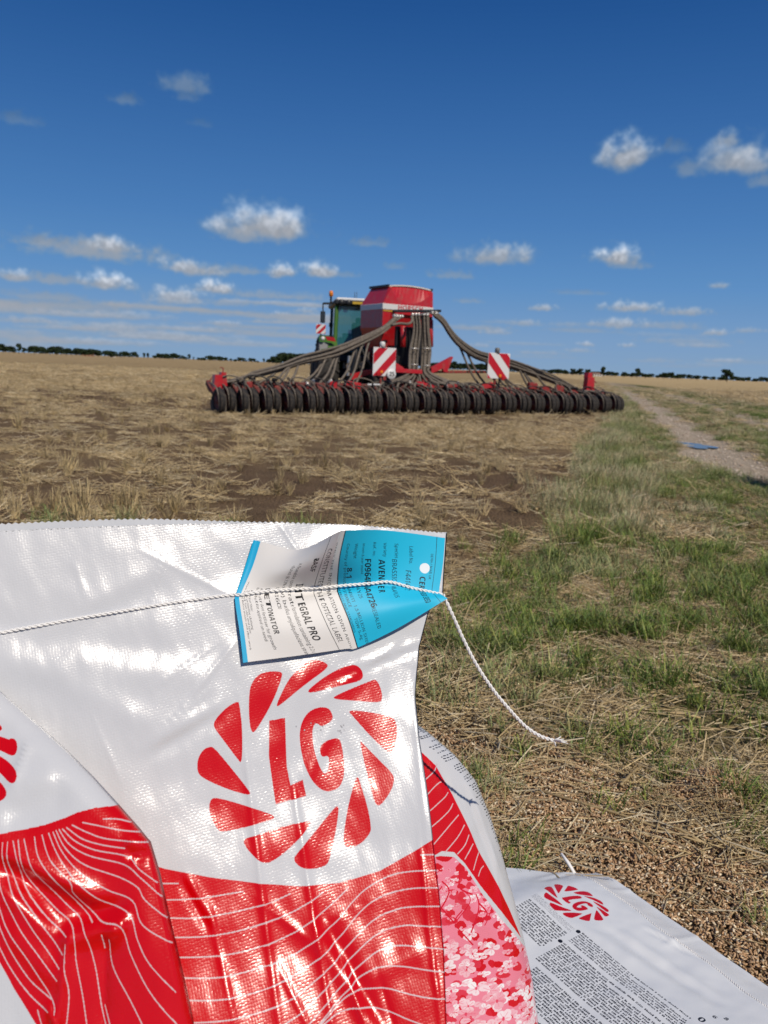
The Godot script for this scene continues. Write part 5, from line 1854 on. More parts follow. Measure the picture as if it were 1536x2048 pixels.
# --- the upright bag with the label
func make_front_bag(thread_m: Material) -> void:
	var S := Sheet.new()
	S.eye = EYE
	S.setup(at_depth(470, 1048, 0.78), Vector3(0.30, 0.43, 0.84), deg_to_rad(7.5))
	S.height = func(a: float, b: float) -> float:
		var z := 0.55 * pow(clampf(b - 0.17, 0.0, 0.5), 2.0) * (1.0 - pow(clampf(absf(a + 0.03) / 0.36, 0.0, 1.0), 2.0) * 0.5)
		z += 1.15 * pow(maxf(a + 0.01, 0.0), 2.0) * smoothstep(0.15, 0.4, b)
		if b > 0.52: z -= 1.25 * (b - 0.52) * (b - 0.52) / (b - 0.52 + 0.12)
		return z + fine(a, b, 0.75, 0.0) * smoothstep(-0.05, 0.2, b + 0.12)
	px_ridges(S, [
		[-40, 1292, 430, 1335, 34, -2.4, 2], [370, 1408, 470, 1285, 7, 2.2, 1], [300, 1110, 480, 1200, 6, 1.2, 1], [150, 1240, 330, 1150, 26, 2.0, 2], [302, 1200, 330, 1105, 4, 1.3, 1], [150, 1130, 170, 1190, 5, 1.2, 1],
		[560, 1050, 600, 1110, 6, 1.4, 1], [560, 1480, 620, 1330, 26, 2.0, 0], [640, 1400, 790, 1290, 9, 2.4, 1], [690, 1345, 840, 1290, 9, 2.0, 2], [610, 1560, 660, 1460, 16, 1.6, 0], [770, 1310, 835, 1330, 5, 1.6, 1], [300, 1380, 430, 1290, 5, 1.2, 1],
		[488, 1480, 560, 2060, 8, 1.8, 1], [585, 1560, 665, 2060, 9, 2.0, 1], [640, 1850, 760, 2060, 14, -2.2, 2], [520, 1800, 640, 1900, 9, 1.6, 1], [420, 1820, 470, 2050, 7, 1.4, 1], [720, 1960, 840, 1900, 18, 2.0, 0], [610, 1880, 740, 1800, 7, 1.2, 1], [680, 1900, 730, 2060, 6, 1.6, 1], [560, 1940, 620, 2060, 6, 1.4, 1], [370, 1760, 420, 1850, 8, 1.4, 2],
		[820, 1300, 855, 1700, 6, 1.6, 1], [300, 1500, 440, 1420, 14, 1.8, 2], [60, 1330, 300, 1450, 26, 2.6, 0], [840, 1690, 880, 2040, 6, 1.6, 1], [760, 1960, 790, 2060, 10, -1.6, 1], [330, 1450, 420, 1380, 6, 1.4, 1], [180, 1420, 240, 1560, 5, 0.9, 1],
	])
	S.u0 = -0.34; S.v0 = -0.05; S.w = 0.60; S.h = 1.0
	var im := Image.create(2048, 2048, false, Image.FORMAT_RGB8)
	im.fill(BAG_WHITE)
	S.im = im
	# red foot of the print
	fill_poly(im, px_poly(S, [[-200, 1540], [0, 1625], [180, 1690], [330, 1738], [420, 1755], [520, 1768], [600, 1773], [680, 1766], [760, 1742], [830, 1702], [868, 1678], [960, 1610], [1040, 1800], [1100, 2400], [500, 2900], [-300, 2900], [-300, 1700]]), INK_RED)
	for L in [
		[[322, 1767], [357, 1767]],
		[[841, 1710], [875, 1709]],
		[[334, 1800], [401, 1797], [486, 1783]],
		[[338, 1836], [401, 1835], [482, 1821], [542, 1805], [581, 1787]],
		[[346, 1875], [421, 1872], [502, 1855], [574, 1829], [623, 1803], [647, 1784]],
		[[357, 1915], [441, 1912], [526, 1892], [583, 1868], [635, 1833], [671, 1801], [697, 1775]],
		[[363, 1956], [441, 1955], [526, 1934], [583, 1912], [635, 1880], [671, 1845], [704, 1805], [736, 1775], [784, 1750], [833, 1742], [881, 1741]],
		[[369, 2001], [441, 2000], [518, 1983], [583, 1954], [635, 1920], [675, 1878], [712, 1833], [748, 1801], [792, 1783], [837, 1776], [885, 1776]],
		[[387, 2046], [461, 2040], [526, 2023], [583, 1999], [635, 1958], [675, 1918], [712, 1874], [752, 1837], [796, 1818], [837, 1813], [887, 1813]],
		[[461, 2088], [526, 2069], [570, 2048], [607, 2023], [647, 1983], [688, 1934], [728, 1890], [764, 1863], [809, 1851], [841, 1852], [891, 1854]],
		[[579, 2083], [619, 2048], [655, 2007], [696, 1958], [732, 1920], [764, 1898], [801, 1891], [841, 1894], [895, 1899]],
		[[607, 2083], [639, 2048], [671, 2007], [708, 1966], [736, 1944], [768, 1933], [805, 1933], [845, 1939], [901, 1946]],
		[[611, 2083], [643, 2048], [671, 2015], [704, 1987], [736, 1977], [776, 1977], [821, 1989], [865, 1997], [910, 1999]],
		[[615, 2083], [649, 2048], [675, 2027], [708, 2017], [748, 2015], [784, 2025], [821, 2041], [873, 2059]],
	]:
		stroke(im, Array(px_poly(S, L)), 2.7, INK_LINE)
	for p in logo_shapes():
		var q := []
		for c in p: q.append([360.0 + c.x * 0.35156, 1280.0 + c.y * 0.35156])
		var poly := px_poly(S, q)
		fill_poly(im, smooth_poly(poly, 2) if p.size() < 13 and p.size() != 10 or p[0].x != 508 else poly, INK_RED)
	# checked marks of the back print along the mouth and a few grey specks
	for k in 26:
		for j in 2:
			if (k + j) % 2: continue
			var q := px_poly(S, [[330 + k * 6.5, 1054 + j * 5], [335 + k * 6.5, 1054 + j * 5], [335 + k * 6.5, 1058 + j * 5], [330 + k * 6.5, 1058 + j * 5]])
			fill_poly(im, q, Color(0.95, 0.95, 0.96))
	var rs := RandomNumberGenerator.new()
	rs.seed = 6
	for k in 16:
		var q := S.tex(S.hit(ray(590 + rs.randf() * 100, 1445 + rs.randf() * 20)))
		im.fill_rect(Rect2i(int(q.x), int(q.y), rs.randi_range(2, 5), 3), Color(0.6, 0.6, 0.62))
	var right := uv_list(S, [[895, 1050], [892, 1100], [886, 1190], [858, 1222], [840, 1290], [831, 1390], [838, 1470], [852, 1560], [866, 1680], [880, 1800], [888, 1900], [893, 2048]])
	var top := uv_list(S, [[-90, 1064], [0, 1061], [150, 1054], [330, 1048], [560, 1044], [700, 1049], [820, 1058], [896, 1064]])
	var rv := []
	for q in right: rv.append(Vector2(q.y, q.x))
	rv.append(Vector2(0.95, rv[rv.size() - 1].y + 0.02))
	var tv := []
	for q in top: tv.append(Vector2(q.x, q.y))
	var ul := func(_b: float) -> float: return -0.335
	var ur := func(b: float) -> float: return lin(rv, b)
	var vt := func(a: float) -> float: return lin(tv, a)
	var th := func(b: float) -> float: return 0.003 + 0.11 * smoothstep(0.12, 0.5, b)
	var me := bag_mesh(S, 210, 230, ul, ur, vt, 0.94, th, 0.0016)
	var bag := thing("seed_bag", "upright white seed bag with red round logo and blue sewn label", "bag", Vector3.ZERO)
	var m := woven("bag_front", im, 8.0, 13.0)
	put(bag, "sack", me, m)
	# back layer standing a little above the mouth
	var rows := []
	for i in 3:
		var row := []
		for j in 180:
			var a := lerpf(-0.335, 0.17, j / 179.0)
			var lift := 0.0065 * smoothstep(0.06, -0.12, a) + 0.0015
			row.append(S.at(a, lin(tv, a) - lift + i * 0.014 + (0.0016 if i == 0 and j % 2 else 0.0)) - S.n * (0.0035 + 0.002 * i))
		rows.append(row)
	put(bag, "back_layer", grid(rows), mat("bag_plain", BAG_WHITE, 0.3))
	make_label(S, bag, thread_m)

func make_label(S: Sheet, bag: Node3D, thread_m: Material) -> void:
	var g := [
		[[507, 1080, 6], [522, 1083, 6], [598, 1099, 24], [672, 1066, 84], [692, 1061, 80], [775, 1061, 24], [890, 1076, 4]],
		[[491, 1130, 4], [506, 1133, 4], [565, 1140, 20], [655, 1120, 54], [680, 1117, 50], [775, 1118, 12], [886, 1127, 4]],
		[[472, 1188, 2.5], [482, 1189, 2.5], [545, 1182, 3], [640, 1176, 5], [676, 1173, 5], [775, 1166, 4], [878, 1184, 3]],
		[[470, 1202, 4], [480, 1203, 5], [550, 1214, 12], [645, 1200, 13], [679, 1190, 11], [775, 1180, 9], [880, 1187, 5]],
		[[479, 1262, 9], [489, 1262, 9], [565, 1262, 15], [668, 1252, 15], [700, 1243, 14], [790, 1215, 18], [886, 1191, 11]],
		[[487, 1326, 8], [497, 1324, 8], [590, 1312, 9], [690, 1298, 6], [716, 1295, 6], [800, 1254, 13], [895, 1197, 14]],
	]
	var cu := [0.0, 0.05, 0.25, 0.44, 0.50, 0.74, 1.0]
	var cv := [0.0, 0.25, 0.48, 0.54, 0.77, 1.0]
	var P := []
	for row in g:
		var r2 := []
		for c in row:
			var q := S.hit(ray(c[0], c[1]))
			var w := S.at(q.x, q.y)
			r2.append(w + (EYE - w).normalized() * c[2] * 0.001)
		P.append(r2)
	# fine patch: along each row, then down the columns
	var along := []
	var us := []
	for row in P: along.append(spline(row, 8))
	for k in range(along[0].size()): us.append(lerpf(cu[mini(k / 8, 6)], cu[mini(k / 8 + 1, 6)], (k % 8) / 8.0))
	var rows := []
	var uvs := []
	for c in along[0].size():
		var col := []
		for r in along.size(): col.append(along[r][c])
		col = spline(col, 8)
		for r in col.size():
			if rows.size() <= r: rows.append([]); uvs.append([])
			rows[r].append(col[r])
			uvs[r].append(Vector2(us[c], lerpf(cv[mini(r / 8, 5)], cv[mini(r / 8 + 1, 5)], (r % 8) / 8.0)))
	var im := Image.create(1600, 900, false, Image.FORMAT_RGB8)
	im.fill(Color(0.875, 0.87, 0.855))
	var cyan := Color(0.13, 0.72, 0.87)
	var ink := Color(0.06, 0.06, 0.08)
	im.fill_rect(Rect2i(800, 0, 800, 900), cyan)
	im.fill_rect(Rect2i(0, 0, 78, 900), Color(0.1, 0.66, 0.84))
	for x in [655, 796, 1515]: im.fill_rect(Rect2i(x, 0, 4, 900), Color(0.1, 0.12, 0.14))
	fill_poly(im, _disc(1440, 270, 36), Color(0.9, 0.93, 0.95))
	# the print reads from the top edge down
	var t := func(s: String, x: float, y: float, size: float, bold := false) -> void:
		ink_text(im, s, size, Transform2D(PI / 2, Vector2(x, y)), ink, bold)
	t.call("CERTIFIED SEED", 1430, 330, 58, true)
	t.call("DEFRA / NIAB UK", 1485, 160, 24)
	t.call("Label No.", 1345, 120, 32); t.call("F441472", 1330, 300, 50)
	t.call("Species", 1250, 110, 32); t.call("BRASSICA NAPUS", 1235, 225, 48)
	t.call("Variety", 1165, 110, 32); t.call("AVENGER", 1140, 230, 64, true)
	t.call("Ref. no.", 1085, 110, 30); t.call("F0964F0A4726", 1040, 230, 62, true)
	t.call("Month & year sealed", 1000, 120, 24); t.call("MAY 25", 975, 420, 40)
	t.call("Weight", 940, 120, 34); t.call("8.1", 900, 290, 60, true); t.call("UNNETT  1.5 MILLION SEEDS", 905, 440, 36)
	t.call("RESEALED", 1030, 640, 40)
	t.call("Country of production", 865, 120, 34); t.call("FRANCE", 860, 470, 38); t.call("TGW 5.4g", 865, 680, 38)
	t.call("GB RULES AND STANDARDS", 815, 430, 28)
	t.call("ONLY THE INFORMATION GIVEN ABOVE", 750, 110, 44); t.call("CONSTITUTES THE OFFICIAL LABEL", 695, 140, 44)
	t.call("BASF", 610, 190, 46, true); t.call("INTEGRAL PRO", 560, 380, 58, true)
	t.call("A flowable concentrate formulation containing 2.2 x 10", 510, 190, 30); t.call("cfu/ml (8.12% w/w) bacillus amyloliquefaciens strain", 470, 200, 30); t.call("MBI600", 430, 400, 32)
	t.call("DETONATOR", 355, 400, 54, true); t.call("A nutrient fertiliser for growth", 300, 390, 32); t.call("& solution applied on seed", 262, 380, 32)
	t.call("Precautions:", 205, 400, 28); t.call("Wear protective clothing", 175, 400, 26); t.call("Protect from skin and eyes", 148, 400, 26); t.call("Wash hands before meals and after work", 120, 330, 26)
	im.fill_rect(Rect2i(592, 185, 16, 16), ink)
	var m := mat("label_print", Color.WHITE, 0.5, 0.0, 0.4)
	m.backlight = Color(0.45, 0.45, 0.45)
	m.albedo_texture = ImageTexture.create_from_image(im)
	m.cull_mode = BaseMaterial3D.CULL_DISABLED
	m.texture_filter = BaseMaterial3D.TEXTURE_FILTER_LINEAR
	var lab := put(bag, "sewn_label", grid(rows, uvs), m)
	tag(lab, "curled blue and white certificate label sewn to the bag", "")
	# chain stitch, over the bag and then over the label
	var line := []
	for p in [[-90, 1285], [0, 1266], [90, 1249], [180, 1233], [330, 1208], [420, 1195], [466, 1190]]:
		var q := S.hit(ray(p[0], p[1]))
		line.append(S.at(q.x, q.y) + S.n * 0.0012)
	for p in [[482, 1189, 4.5], [545, 1181, 5.0], [640, 1175, 7.0], [676, 1172, 7.0], [740, 1167, 6.5], [779, 1164, 6.0], [825, 1176, 6.0], [886, 1189, 5.0]]:
		var q := S.hit(ray(p[0], p[1]))
		var w := S.at(q.x, q.y)
		line.append(w + (EYE - w).normalized() * p[2] * 0.001)
	put(bag, "stitching", twist(spline(line, 10), 0.0009, 0.010), thread_m)
	var tail := []
	var end: Vector3 = line[line.size() - 1]
	var d0 := (end - EYE).dot(fwd)
	tail.append(end)
	for p in [[905, 1230, 0.0], [925, 1275, 0.005], [952, 1328, 0.01], [985, 1378, 0.015], [1018, 1418, 0.02], [1050, 1452, 0.025], [1080, 1472, 0.028], [1108, 1481, 0.03]]: tail.append(at_depth(p[0], p[1], d0 + p[2]))
	put(bag, "thread_tail", twist(spline(tail, 8), 0.00105, 0.011), thread_m)
	var st := begin(true)
	var e: Vector3 = tail[tail.size() - 1]
	for p in [[1134, 1483, 0.03], [1128, 1478, 0.025], [1136, 1487, 0.035], [1112, 1494, 0.03], [1122, 1473, 0.03]]:
		tube(st, [e, at_depth(lerpf(1108, p[0], 0.6), lerpf(1481, p[1], 0.5), d0 + p[2]), at_depth(p[0], p[1], d0 + p[2])], [0.0012, 0.0009, 0.0004], 5)
	put(bag, "frayed_end", done(st), thread_m)

func _disc(x: float, y: float, r: float) -> PackedVector2Array:
	var p := PackedVector2Array()
	for k in 32: p.append(Vector2(x + cos(TAU * k / 32.0) * r, y + sin(TAU * k / 32.0) * r))
	return p

func text_block(im: Image, a: Vector2, b: Vector2, line_h: float, c: Color, sd: int, upright := false) -> void:  # rows of tiny print, too small to read
	var r := RandomNumberGenerator.new()
	r.seed = sd
	var y := a.y
	while y < b.y:
		var x := a.x
		var stop := b.x if r.randf() < 0.85 else lerpf(a.x, b.x, r.randf_range(0.4, 0.9))
		while x < stop:
			for k in r.randi_range(1, 8):
				var w := line_h * r.randf_range(0.22, 0.42)
				if x + w > stop: break
				var up := line_h * 0.18 * float(r.randi() % 2)
				im.fill_rect(Rect2i(int(x), int(y - up), maxi(int(w), 1), maxi(int(line_h * 0.48 + up), 1)), c)
				x += w + maxf(line_h * 0.1, 1.0)
			x += line_h * 0.4
		y += line_h

# --- the bag behind, with the blossom print
func make_back_bag() -> void:
	var S := Sheet.new()
	S.eye = EYE
	S.setup(at_depth(900, 1560, 0.98), Vector3(0.34, 0.42, 0.84), deg_to_rad(-4.0))
	var edge := [[800, 1395], [836, 1428], [882, 1462], [940, 1512], [985, 1568], [1016, 1640], [1042, 1722], [1062, 1800], [1087, 1900], [1104, 1980], [1114, 2048], [1124, 2160]]
	var flat := []
	S.height = func(_a: float, _b: float) -> float: return 0.0
	for p in edge:
		var q := S.hit(ray(p[0], p[1]))
		flat.append(Vector2(q.y, q.x))
	S.height = func(a: float, b: float) -> float:
		var d := lin(flat, b) - a
		var t := clampf(d / 0.10, 0.0, 1.0)
		var z := -0.055 * (1.0 - sqrt(maxf(1.0 - (1.0 - t) * (1.0 - t), 0.0)))
		if b > 0.30: z -= 0.95 * (b - 0.30) * (b - 0.30) / (b - 0.30 + 0.10)
		return z + fine(a, b, 0.8, 40.0)
	px_ridges(S, [[900, 1560, 960, 1720, 10, 2.5, 1], [935, 1580, 1000, 1760, 12, 2.0, 2], [870, 1480, 985, 1590, 12, 3.0, 1], [985, 1700, 1010, 1850, 8, 2.0, 1], [860, 1520, 900, 1620, 14, 2.0, 0], [940, 1800, 1060, 1960, 26, 2.5, 0]])
	S.u0 = -0.25; S.v0 = -0.2; S.w = 0.5; S.h = 1.1
	var im := Image.create(1024, 2048, false, Image.FORMAT_RGB8)
	im.fill(BAG_WHITE)
	S.im = im
	fill_poly(im, px_poly(S, [[700, 1440], [830, 1495], [847, 1508], [872, 1532], [905, 1590], [936, 1652], [957, 1702], [990, 1760], [1016, 1812], [1043, 1876], [1002, 1822], [960, 1770], [930, 1727], [908, 1704], [884, 1702], [860, 1716], [700, 1760]]), INK_RED)
	for L in [[[850, 1560], [868, 1543], [874, 1528]], [[852, 1592], [875, 1568], [882, 1564]], [[856, 1625], [884, 1600], [896, 1585]], [[862, 1655], [895, 1625], [906, 1607]], [[868, 1688], [900, 1650], [917, 1630]], [[890, 1705], [915, 1675], [929, 1650]], [[915, 1708], [930, 1690], [938, 1670]], [[930, 1718], [940, 1700], [946, 1688]], [[947, 1740], [952, 1722], [957, 1705]], [[957, 1752], [962, 1738], [967, 1732]]]:
		stroke(im, Array(px_poly(S, L)), 3.0, INK_LINE)
	# blossom print in white, pink and red
	var field := px_poly(S, [[840, 1722], [880, 1712], [908, 1714], [932, 1737], [962, 1785], [1002, 1838], [1045, 1888], [1100, 1935], [1140, 2048], [1150, 2500], [700, 2500], [700, 1740]])
	var r := RandomNumberGenerator.new()
	r.seed = 14
	var tones := [Color(0.93, 0.93, 0.94), Color(0.94, 0.78, 0.82), Color(0.90, 0.55, 0.62), Color(0.86, 0.30, 0.40), INK_RED]
	var flo := Image.create(1024, 2048, false, Image.FORMAT_RGB8)
	flo.fill(Color(0.90, 0.52, 0.60))
	var box0 := Vector2(1e9, 1e9)
	for p in field: box0 = Vector2(minf(box0.x, p.x), minf(box0.y, p.y))
	for k in 420:  # gaps between the flowers, dark red
		var c := Vector2(r.randf_range(box0.x + 150, 900), r.randf_range(box0.y - 10, box0.y + 560))
		fill_poly(flo, smooth_poly(PackedVector2Array([c + Vector2(-r.randf_range(8, 30), 0), c + Vector2(0, -r.randf_range(5, 18)), c + Vector2(r.randf_range(8, 30), 3), c + Vector2(4, r.randf_range(5, 18))]), 1), INK_RED.lerp(Color(0.88, 0.4, 0.5), r.randf() * 0.6))
	for k in 520:
		var c := Vector2(r.randf_range(box0.x + 150, 900), r.randf_range(box0.y - 10, box0.y + 560))
		var down := clampf((c.y - box0.y) / 330.0, 0.1, 1.0)
		var s := r.randf_range(9, 19) * (0.45 + down * 1.25)
		var pale := r.randf()
		var rot := r.randf() * TAU
		var squash := r.randf_range(0.5, 1.0)
		for p in 5:
			if r.randf() < 0.18: continue
			var tone: Color = tones[0].lerp(tones[2], clampf(pale * 0.9 + r.randf_range(-0.25, 0.3), 0.0, 1.0))
			var dir := Vector2.from_angle(rot + TAU * p / 5.0 + r.randfn() * 0.2) * r.randf_range(0.7, 1.2)
			var poly := PackedVector2Array()
			for i in 12:
				var a := TAU * i / 12.0
				var q := dir * s * (0.62 + 0.5 * cos(a)) + dir.orthogonal() * s * 0.42 * sin(a) * (1.0 + 0.25 * cos(a))
				poly.append(c + Vector2(q.x, q.y * squash * 0.6))
			fill_poly(flo, poly, tone)
			stroke(flo, [c, c + Vector2(dir.x, dir.y * squash * 0.6) * s * 0.5, c + Vector2(dir.x, dir.y * squash * 0.6) * s * 0.8], 1.5, tone.lerp(tones[3], 0.35))
		if k % 3 == 0: fill_poly(flo, _disc(c.x, c.y, maxf(s * 0.12, 1.5)), tones[3])
	for k in 16:  # twigs
		var c := Vector2(r.randf_range(box0.x + 180, box0.x + 700), r.randf_range(box0.y, box0.y + 130))
		stroke(flo, [c, c + Vector2(r.randf_range(-30, 30), 25), c + Vector2(r.randf_range(-40, 40), r.randf_range(40, 80))], r.randf_range(2, 5), Color(0.80, 0.05, 0.15))
	var mask := Image.create(1024, 2048, false, Image.FORMAT_RGBA8)
	fill_poly(mask, field, Color.WHITE)
	im.blit_rect_mask(flo, mask, Rect2i(0, 0, 1024, 2048), Vector2i.ZERO)
	# small print along the shoulder
	var q0 := px_poly(S, edge)
	for i in q0.size() - 1:
		pass
	for k in 110:
		var f := k / 110.0
		var i := f * 8.2
		var a: Vector2 = q0[int(i)].lerp(q0[int(i) + 1], i - int(i))
		var len_ := lerpf(120.0, 46.0, f)
		var x := 3.0
		while x < len_:
			var w := r.randf_range(4, 13)
			im.fill_rect(Rect2i(int(a.x - x - w), int(a.y + x * 0.12), int(w), 2), Color(0.2, 0.21, 0.24))
			x += w + 3
			if f < 0.45 and r.randf() < 0.06: break
	for p in [[974, 1585], [996, 1632], [1025, 1702]]:
		fill_poly(im, px_poly(S, [[p[0] - 4, p[1] - 5], [p[0] + 3, p[1] - 4], [p[0] + 4, p[1] + 4], [p[0] - 3, p[1] + 5]]), Color(0.05, 0.05, 0.07))
	var rv := []
	for q in flat: rv.append(q)
	var last: Vector2 = rv[rv.size() - 1]
	rv.append(last + Vector2(0.6, 0.03))
	var top := S.hit(ray(800, 1395)).y
	var ul := func(_b: float) -> float: return -0.22
	var ur := func(b: float) -> float: return lin(rv, b)
	var vt := func(_a: float) -> float: return top + 0.004
	var th := func(b: float) -> float: return 0.05 + 0.10 * smoothstep(top, top + 0.4, b)
	var bag := thing("seed_bag", "bulging seed bag with pink blossom print behind the labelled bag", "bag", Vector3.ZERO)
	put(bag, "sack", bag_mesh(S, 120, 170, ul, ur, vt, 0.86, th, 0.0), woven("bag_back", im, 7.0, 15.0, 0.28))

# --- the slumped bag at the lower left
func make_left_bag() -> void:
	var S := Sheet.new()
	S.eye = EYE
	S.setup(at_depth(150, 1700, 0.60), Vector3(0.14, 0.46, 0.87), deg_to_rad(6.0))
	var edge := [[-170, 1250], [-90, 1325], [0, 1402], [60, 1452], [120, 1503], [180, 1560], [240, 1622], [298, 1684], [316, 1745], [335, 1830], [352, 1900], [372, 1990], [386, 2060], [410, 2200]]
	var flat := []
	S.height = func(_a: float, _b: float) -> float: return 0.0
	for p in edge:
		var q := S.hit(ray(p[0], p[1]))
		flat.append(Vector2(q.y, q.x))
	S.height = func(a: float, b: float) -> float:
		var d := lin(flat, b) - a
		var t := clampf(d / 0.022, 0.0, 1.0)
		var z := -0.012 * (1.0 - sqrt(maxf(1.0 - (1.0 - t) * (1.0 - t), 0.0)))
		z -= 0.028 * smoothstep(0.02, -0.14, b)
		if b > 0.20: z -= 0.95 * (b - 0.20) * (b - 0.20) / (b - 0.20 + 0.12)
		return z + fine(a, b, 0.8, 90.0)
	px_ridges(S, [[300, 1690, 260, 1735, 14, 4.0, 1], [255, 1700, 300, 1690, 14, 4.0, 2], [0, 1720, 190, 1810, 16, 5.0, 2], [240, 1830, 130, 1860, 16, 5.0, 2], [140, 1860, 115, 2060, 14, 4.5, 1], [210, 1880, 205, 2060, 16, -4.0, 1], [298, 1690, 372, 2050, 12, 3.0, 1], [110, 1855, 20, 1760, 16, 4.0, 2], [60, 1480, 30, 1560, 20, 3.5, 1], [10, 1610, 120, 1570, 30, 3.0, 2], [95, 2010, 115, 2060, 8, 3.0, 1], [255, 1835, 215, 1880, 12, 4.0, 1], [20, 1850, 110, 1960, 20, 3.0, 0]])
	S.u0 = -0.20; S.v0 = -0.26; S.w = 0.36; S.h = 0.96
	var im := Image.create(1024, 2048, false, Image.FORMAT_RGB8)
	im.fill(BAG_WHITE)
	S.im = im
	fill_poly(im, px_poly(S, [[-260, 1700], [-60, 1682], [0, 1668], [45, 1660], [90, 1650], [130, 1636], [155, 1625], [190, 1616], [232, 1611], [420, 1590], [560, 2300], [240, 2300], [140, 2160], [72, 2048], [30, 1980], [0, 1925], [-120, 1760]]), INK_RED)
	var lines := [
		[[206, 1638], [235, 1638], [262, 1644]], [[165, 1645], [200, 1652], [240, 1660], [285, 1663]], [[144, 1650], [175, 1665], [215, 1678], [296, 1684]], [[133, 1655], [165, 1678], [205, 1690], [250, 1697]], [[125, 1658], [150, 1682], [190, 1700], [255, 1713], [280, 1740], [315, 1765]], [[118, 1659], [140, 1690], [180, 1712], [250, 1730], [280, 1755], [325, 1793]],
		[[112, 1661], [132, 1698], [170, 1730], [240, 1755], [275, 1775], [290, 1800], [335, 1835]], [[106, 1664], [125, 1705], [160, 1745], [215, 1780], [265, 1802], [285, 1850], [345, 1885]], [[97, 1666], [118, 1715], [150, 1760], [200, 1800], [258, 1828], [275, 1880], [300, 1930], [352, 1985]], [[84, 1670], [100, 1720], [140, 1765], [150, 1790], [200, 1840], [240, 1855], [262, 1910], [300, 1985], [355, 2050]], [[69, 1674], [75, 1710], [95, 1745], [140, 1790], [185, 1845]],
		[[48, 1678], [55, 1710], [75, 1752], [130, 1805], [165, 1850], [190, 1930], [205, 2020], [215, 2060]], [[36, 1680], [42, 1725], [60, 1760], [110, 1815], [146, 1858], [152, 1920], [165, 1990], [175, 2060]], [[26, 1682], [35, 1725], [50, 1770], [90, 1830], [132, 1875]], [[15, 1684], [20, 1735], [40, 1785], [80, 1845], [125, 1910]], [[5, 1686], [10, 1735], [25, 1790], [65, 1860], [118, 1938]], [[-10, 1730], [5, 1790], [40, 1860], [90, 1930], [113, 1962]], [[-10, 1780], [10, 1850], [55, 1920], [105, 2000], [108, 2030]], [[-10, 1830], [20, 1900], [60, 1960], [102, 1998]], [[-10, 1875], [20, 1935], [60, 1990], [95, 2025]],
		[[130, 1890], [128, 1940], [138, 1990], [132, 2060]], [[203, 1870], [210, 1895]], [[218, 1880], [225, 1930], [260, 2000], [290, 2060]], [[210, 2010], [220, 2050]], [[75, 2020], [85, 2055]],
	]
	for L in lines: stroke(im, Array(px_poly(S, L)), 2.4, INK_LINE)
	for P in [[[-20, 1440], [0, 1448], [6, 1462], [-20, 1462]], [[-30, 1470], [0, 1472], [18, 1480], [22, 1476], [33, 1480], [35, 1500], [27, 1514], [0, 1500], [-30, 1490]], [[-30, 1500], [0, 1512], [20, 1526], [34, 1545], [32, 1562], [22, 1569], [0, 1545], [-30, 1520]], [[-40, 1540], [-5, 1560], [8, 1572], [15, 1590], [2, 1602], [-20, 1610], [-40, 1600]]]:
		fill_poly(im, smooth_poly(px_poly(S, P), 2), INK_RED)
	var rv := []
	for q in flat: rv.append(q)
	var last: Vector2 = rv[rv.size() - 1]
	rv.append(last + Vector2(0.5, 0.03))
	var top := S.hit(ray(-170, 1250)).y
	var ul := func(_b: float) -> float: return -0.19
	var ur := func(b: float) -> float: return maxf(lin(rv, b), -0.189)
	var vt := func(_a: float) -> float: return top + 0.002
	var th := func(b: float) -> float: return 0.012 + 0.05 * smoothstep(0.0, 0.3, b)
	var bag := thing("seed_bag", "slumped seed bag with white lines on red, folded over the labelled bag's foot", "bag", Vector3.ZERO)
	put(bag, "sack", bag_mesh(S, 130, 200, ul, ur, vt, 0.68, th, 0.0), woven("bag_left", im, 5.0, 13.0, 0.24))

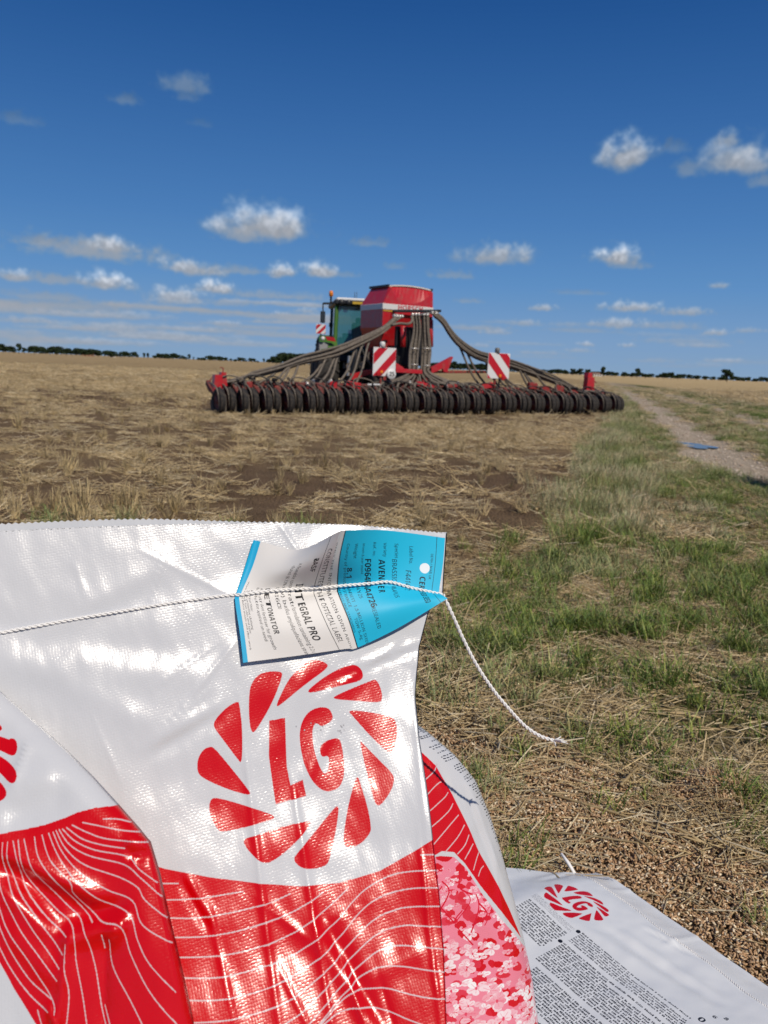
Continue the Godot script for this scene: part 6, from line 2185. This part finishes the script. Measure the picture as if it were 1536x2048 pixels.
# --- the empty bag lying on the ground
func make_flat_bag(thread_m: Material) -> void:
	var S := Sheet.new()
	S.eye = EYE
	var a0 := gp(1195, 1712, 0.05)
	var a1 := gp(1536, 1945, 0.05)
	S.o = a0
	S.n = Vector3.UP
	S.u = (a1 - a0).normalized()
	S.v = S.u.cross(Vector3.UP)
	if S.v.x > 0: S.v = -S.v
	S.height = func(a: float, b: float) -> float:
		var z := -0.028 * (1.0 - smoothstep(-0.01, 0.10, b)) + 0.035 * smoothstep(0.05, 0.30, b) - 0.02 * smoothstep(0.06, -0.03, a)
		return z + fine(a, b, 0.7, 140.0) + 0.005 * sin(a * 11.0 + b * 7.0) * smoothstep(0.02, 0.15, b)
	px_ridges(S, [[1230, 1780, 1300, 1760, 14, 3.0, 1], [1330, 1890, 1400, 1870, 18, 4.0, 1], [1300, 1860, 1380, 1905, 14, 3.0, 2], [1240, 1870, 1420, 1990, 30, 4.0, 2], [1160, 1850, 1330, 1960, 40, 4.0, 0], [1080, 1760, 1140, 1745, 16, 2.0, 2]])
	S.u0 = -0.12; S.v0 = -0.02; S.w = 0.72; S.h = 0.72
	var im := Image.create(1400, 1400, false, Image.FORMAT_RGB8)
	im.fill(Color(0.87, 0.88, 0.89))  # lighter white than the other bags, making up for weaker sun on it
	S.im = im
	# round logo, upright towards the sewn mouth
	var lc := S.tex(S.hit(ray(1148, 1803)))
	for p in logo_shapes():
		var q := PackedVector2Array()
		for c in p: q.append(lc + ((c - Vector2(665, 707)) / 590.0).rotated(deg_to_rad(11.0)) * 0.064 / S.w * 1400.0)
		fill_poly(im, smooth_poly(q, 1), INK_RED)
	# blocks of small print
	var ink := Color(0.12, 0.12, 0.14)
	var b0 := S.tex(S.hit(ray(1165, 1866)))
	var b1 := S.tex(S.hit(ray(1108, 1888)))
	var top := minf(b0.y, b1.y)
	text_block(im, Vector2(b0.x, top), Vector2(b0.x + 470, top + 84), 12.0, ink, 1)
	text_block(im, Vector2(b0.x, top + 100), Vector2(b0.x + 500, top + 250), 13.0, ink, 2)
	text_block(im, Vector2(b0.x + 30, top + 275), Vector2(b0.x + 540, top + 420), 13.0, ink, 3)
	text_block(im, Vector2(b0.x + 90, top + 450), Vector2(b0.x + 560, top + 600), 14.0, ink, 6)
	text_block(im, Vector2(b0.x - 240, top + 4), Vector2(b0.x - 26, top + 40), 6.0, Color(0.35, 0.35, 0.38), 4)
	text_block(im, Vector2(b0.x - 230, top + 54), Vector2(b0.x - 26, top + 190), 13.0, ink, 5)
	for k in 2: fill_poly(im, _disc(b0.x - 14, top + 8 + k * 98, 9), ink)
	# figures near the mouth
	for p in [["0", 1398, 2036, 40.0], ["6", 1426, 2032, 26.0], ["8", 1449, 2036, 26.0]]:
		var q := S.tex(S.hit(ray(p[1], p[2])))
		ink_text(im, p[0], p[3], Transform2D(0.0, q), ink, true)
	var e0 := S.tex(Vector2(-0.1, 0.25))
	for k in 5: fill_poly(im, PackedVector2Array([Vector2(4, e0.y + k * 46), Vector2(26, e0.y + k * 46 + 8), Vector2(26, e0.y + k * 46 + 34), Vector2(4, e0.y + k * 46 + 26)]), INK_RED)
	var bag := thing("seed_bag", "empty white seed bag lying flat on the spilled grain", "bag", Vector3.ZERO)
	var rows := []
	var uvs := []
	for i in 90:
		var row := []
		var uvr := []
		for j in 110:
			var a := lerpf(0.0, 0.58, j / 109.0) - 0.10 * smoothstep(0.06, 0.5, i / 89.0) * (1.0 - j / 109.0)
			var b := lerpf(0.0, 0.66, i / 89.0)
			row.append(S.at(a, b))
			uvr.append(Vector2((a - S.u0) / S.w, (b - S.v0) / S.h))
		rows.append(row)
		uvs.append(uvr)
	for i in 12:  # turned under and back
		var row := []
		var uvr := []
		for j in 110:
			var a := lerpf(0.0, 0.58, j / 109.0)
			var b := lerpf(0.66, 0.0, i / 11.0)
			row.append(Vector3(S.at(a, b).x, minf(0.03, S.at(a, b).y - 0.004), S.at(a, b).z))
			uvr.append(Vector2(0.02, 0.98))
		rows.append(row)
		uvs.append(uvr)
	put(bag, "sack", grid(rows, uvs), woven("bag_flat", im, 9.0, 9.0, 0.36))
	var seam := []
	for k in 12: seam.append(Vector2(lerpf(0.0, 0.57, k / 11.0), 0.075 + 0.004 * sin(k * 1.7)))
	put(bag, "stitching", thread(S, seam, 0.001, 0.0009, 0.009), thread_m)
	var kn := begin(true)
	var p0 := S.at(0.0, 0.075)
	tube(kn, [p0, p0 + Vector3(-0.012, 0.012, -0.022), p0 + Vector3(-0.024, 0.022, -0.04)], [0.0035, 0.0042, 0.0028], 7)
	put(bag, "thread_end", done(kn), thread_m)
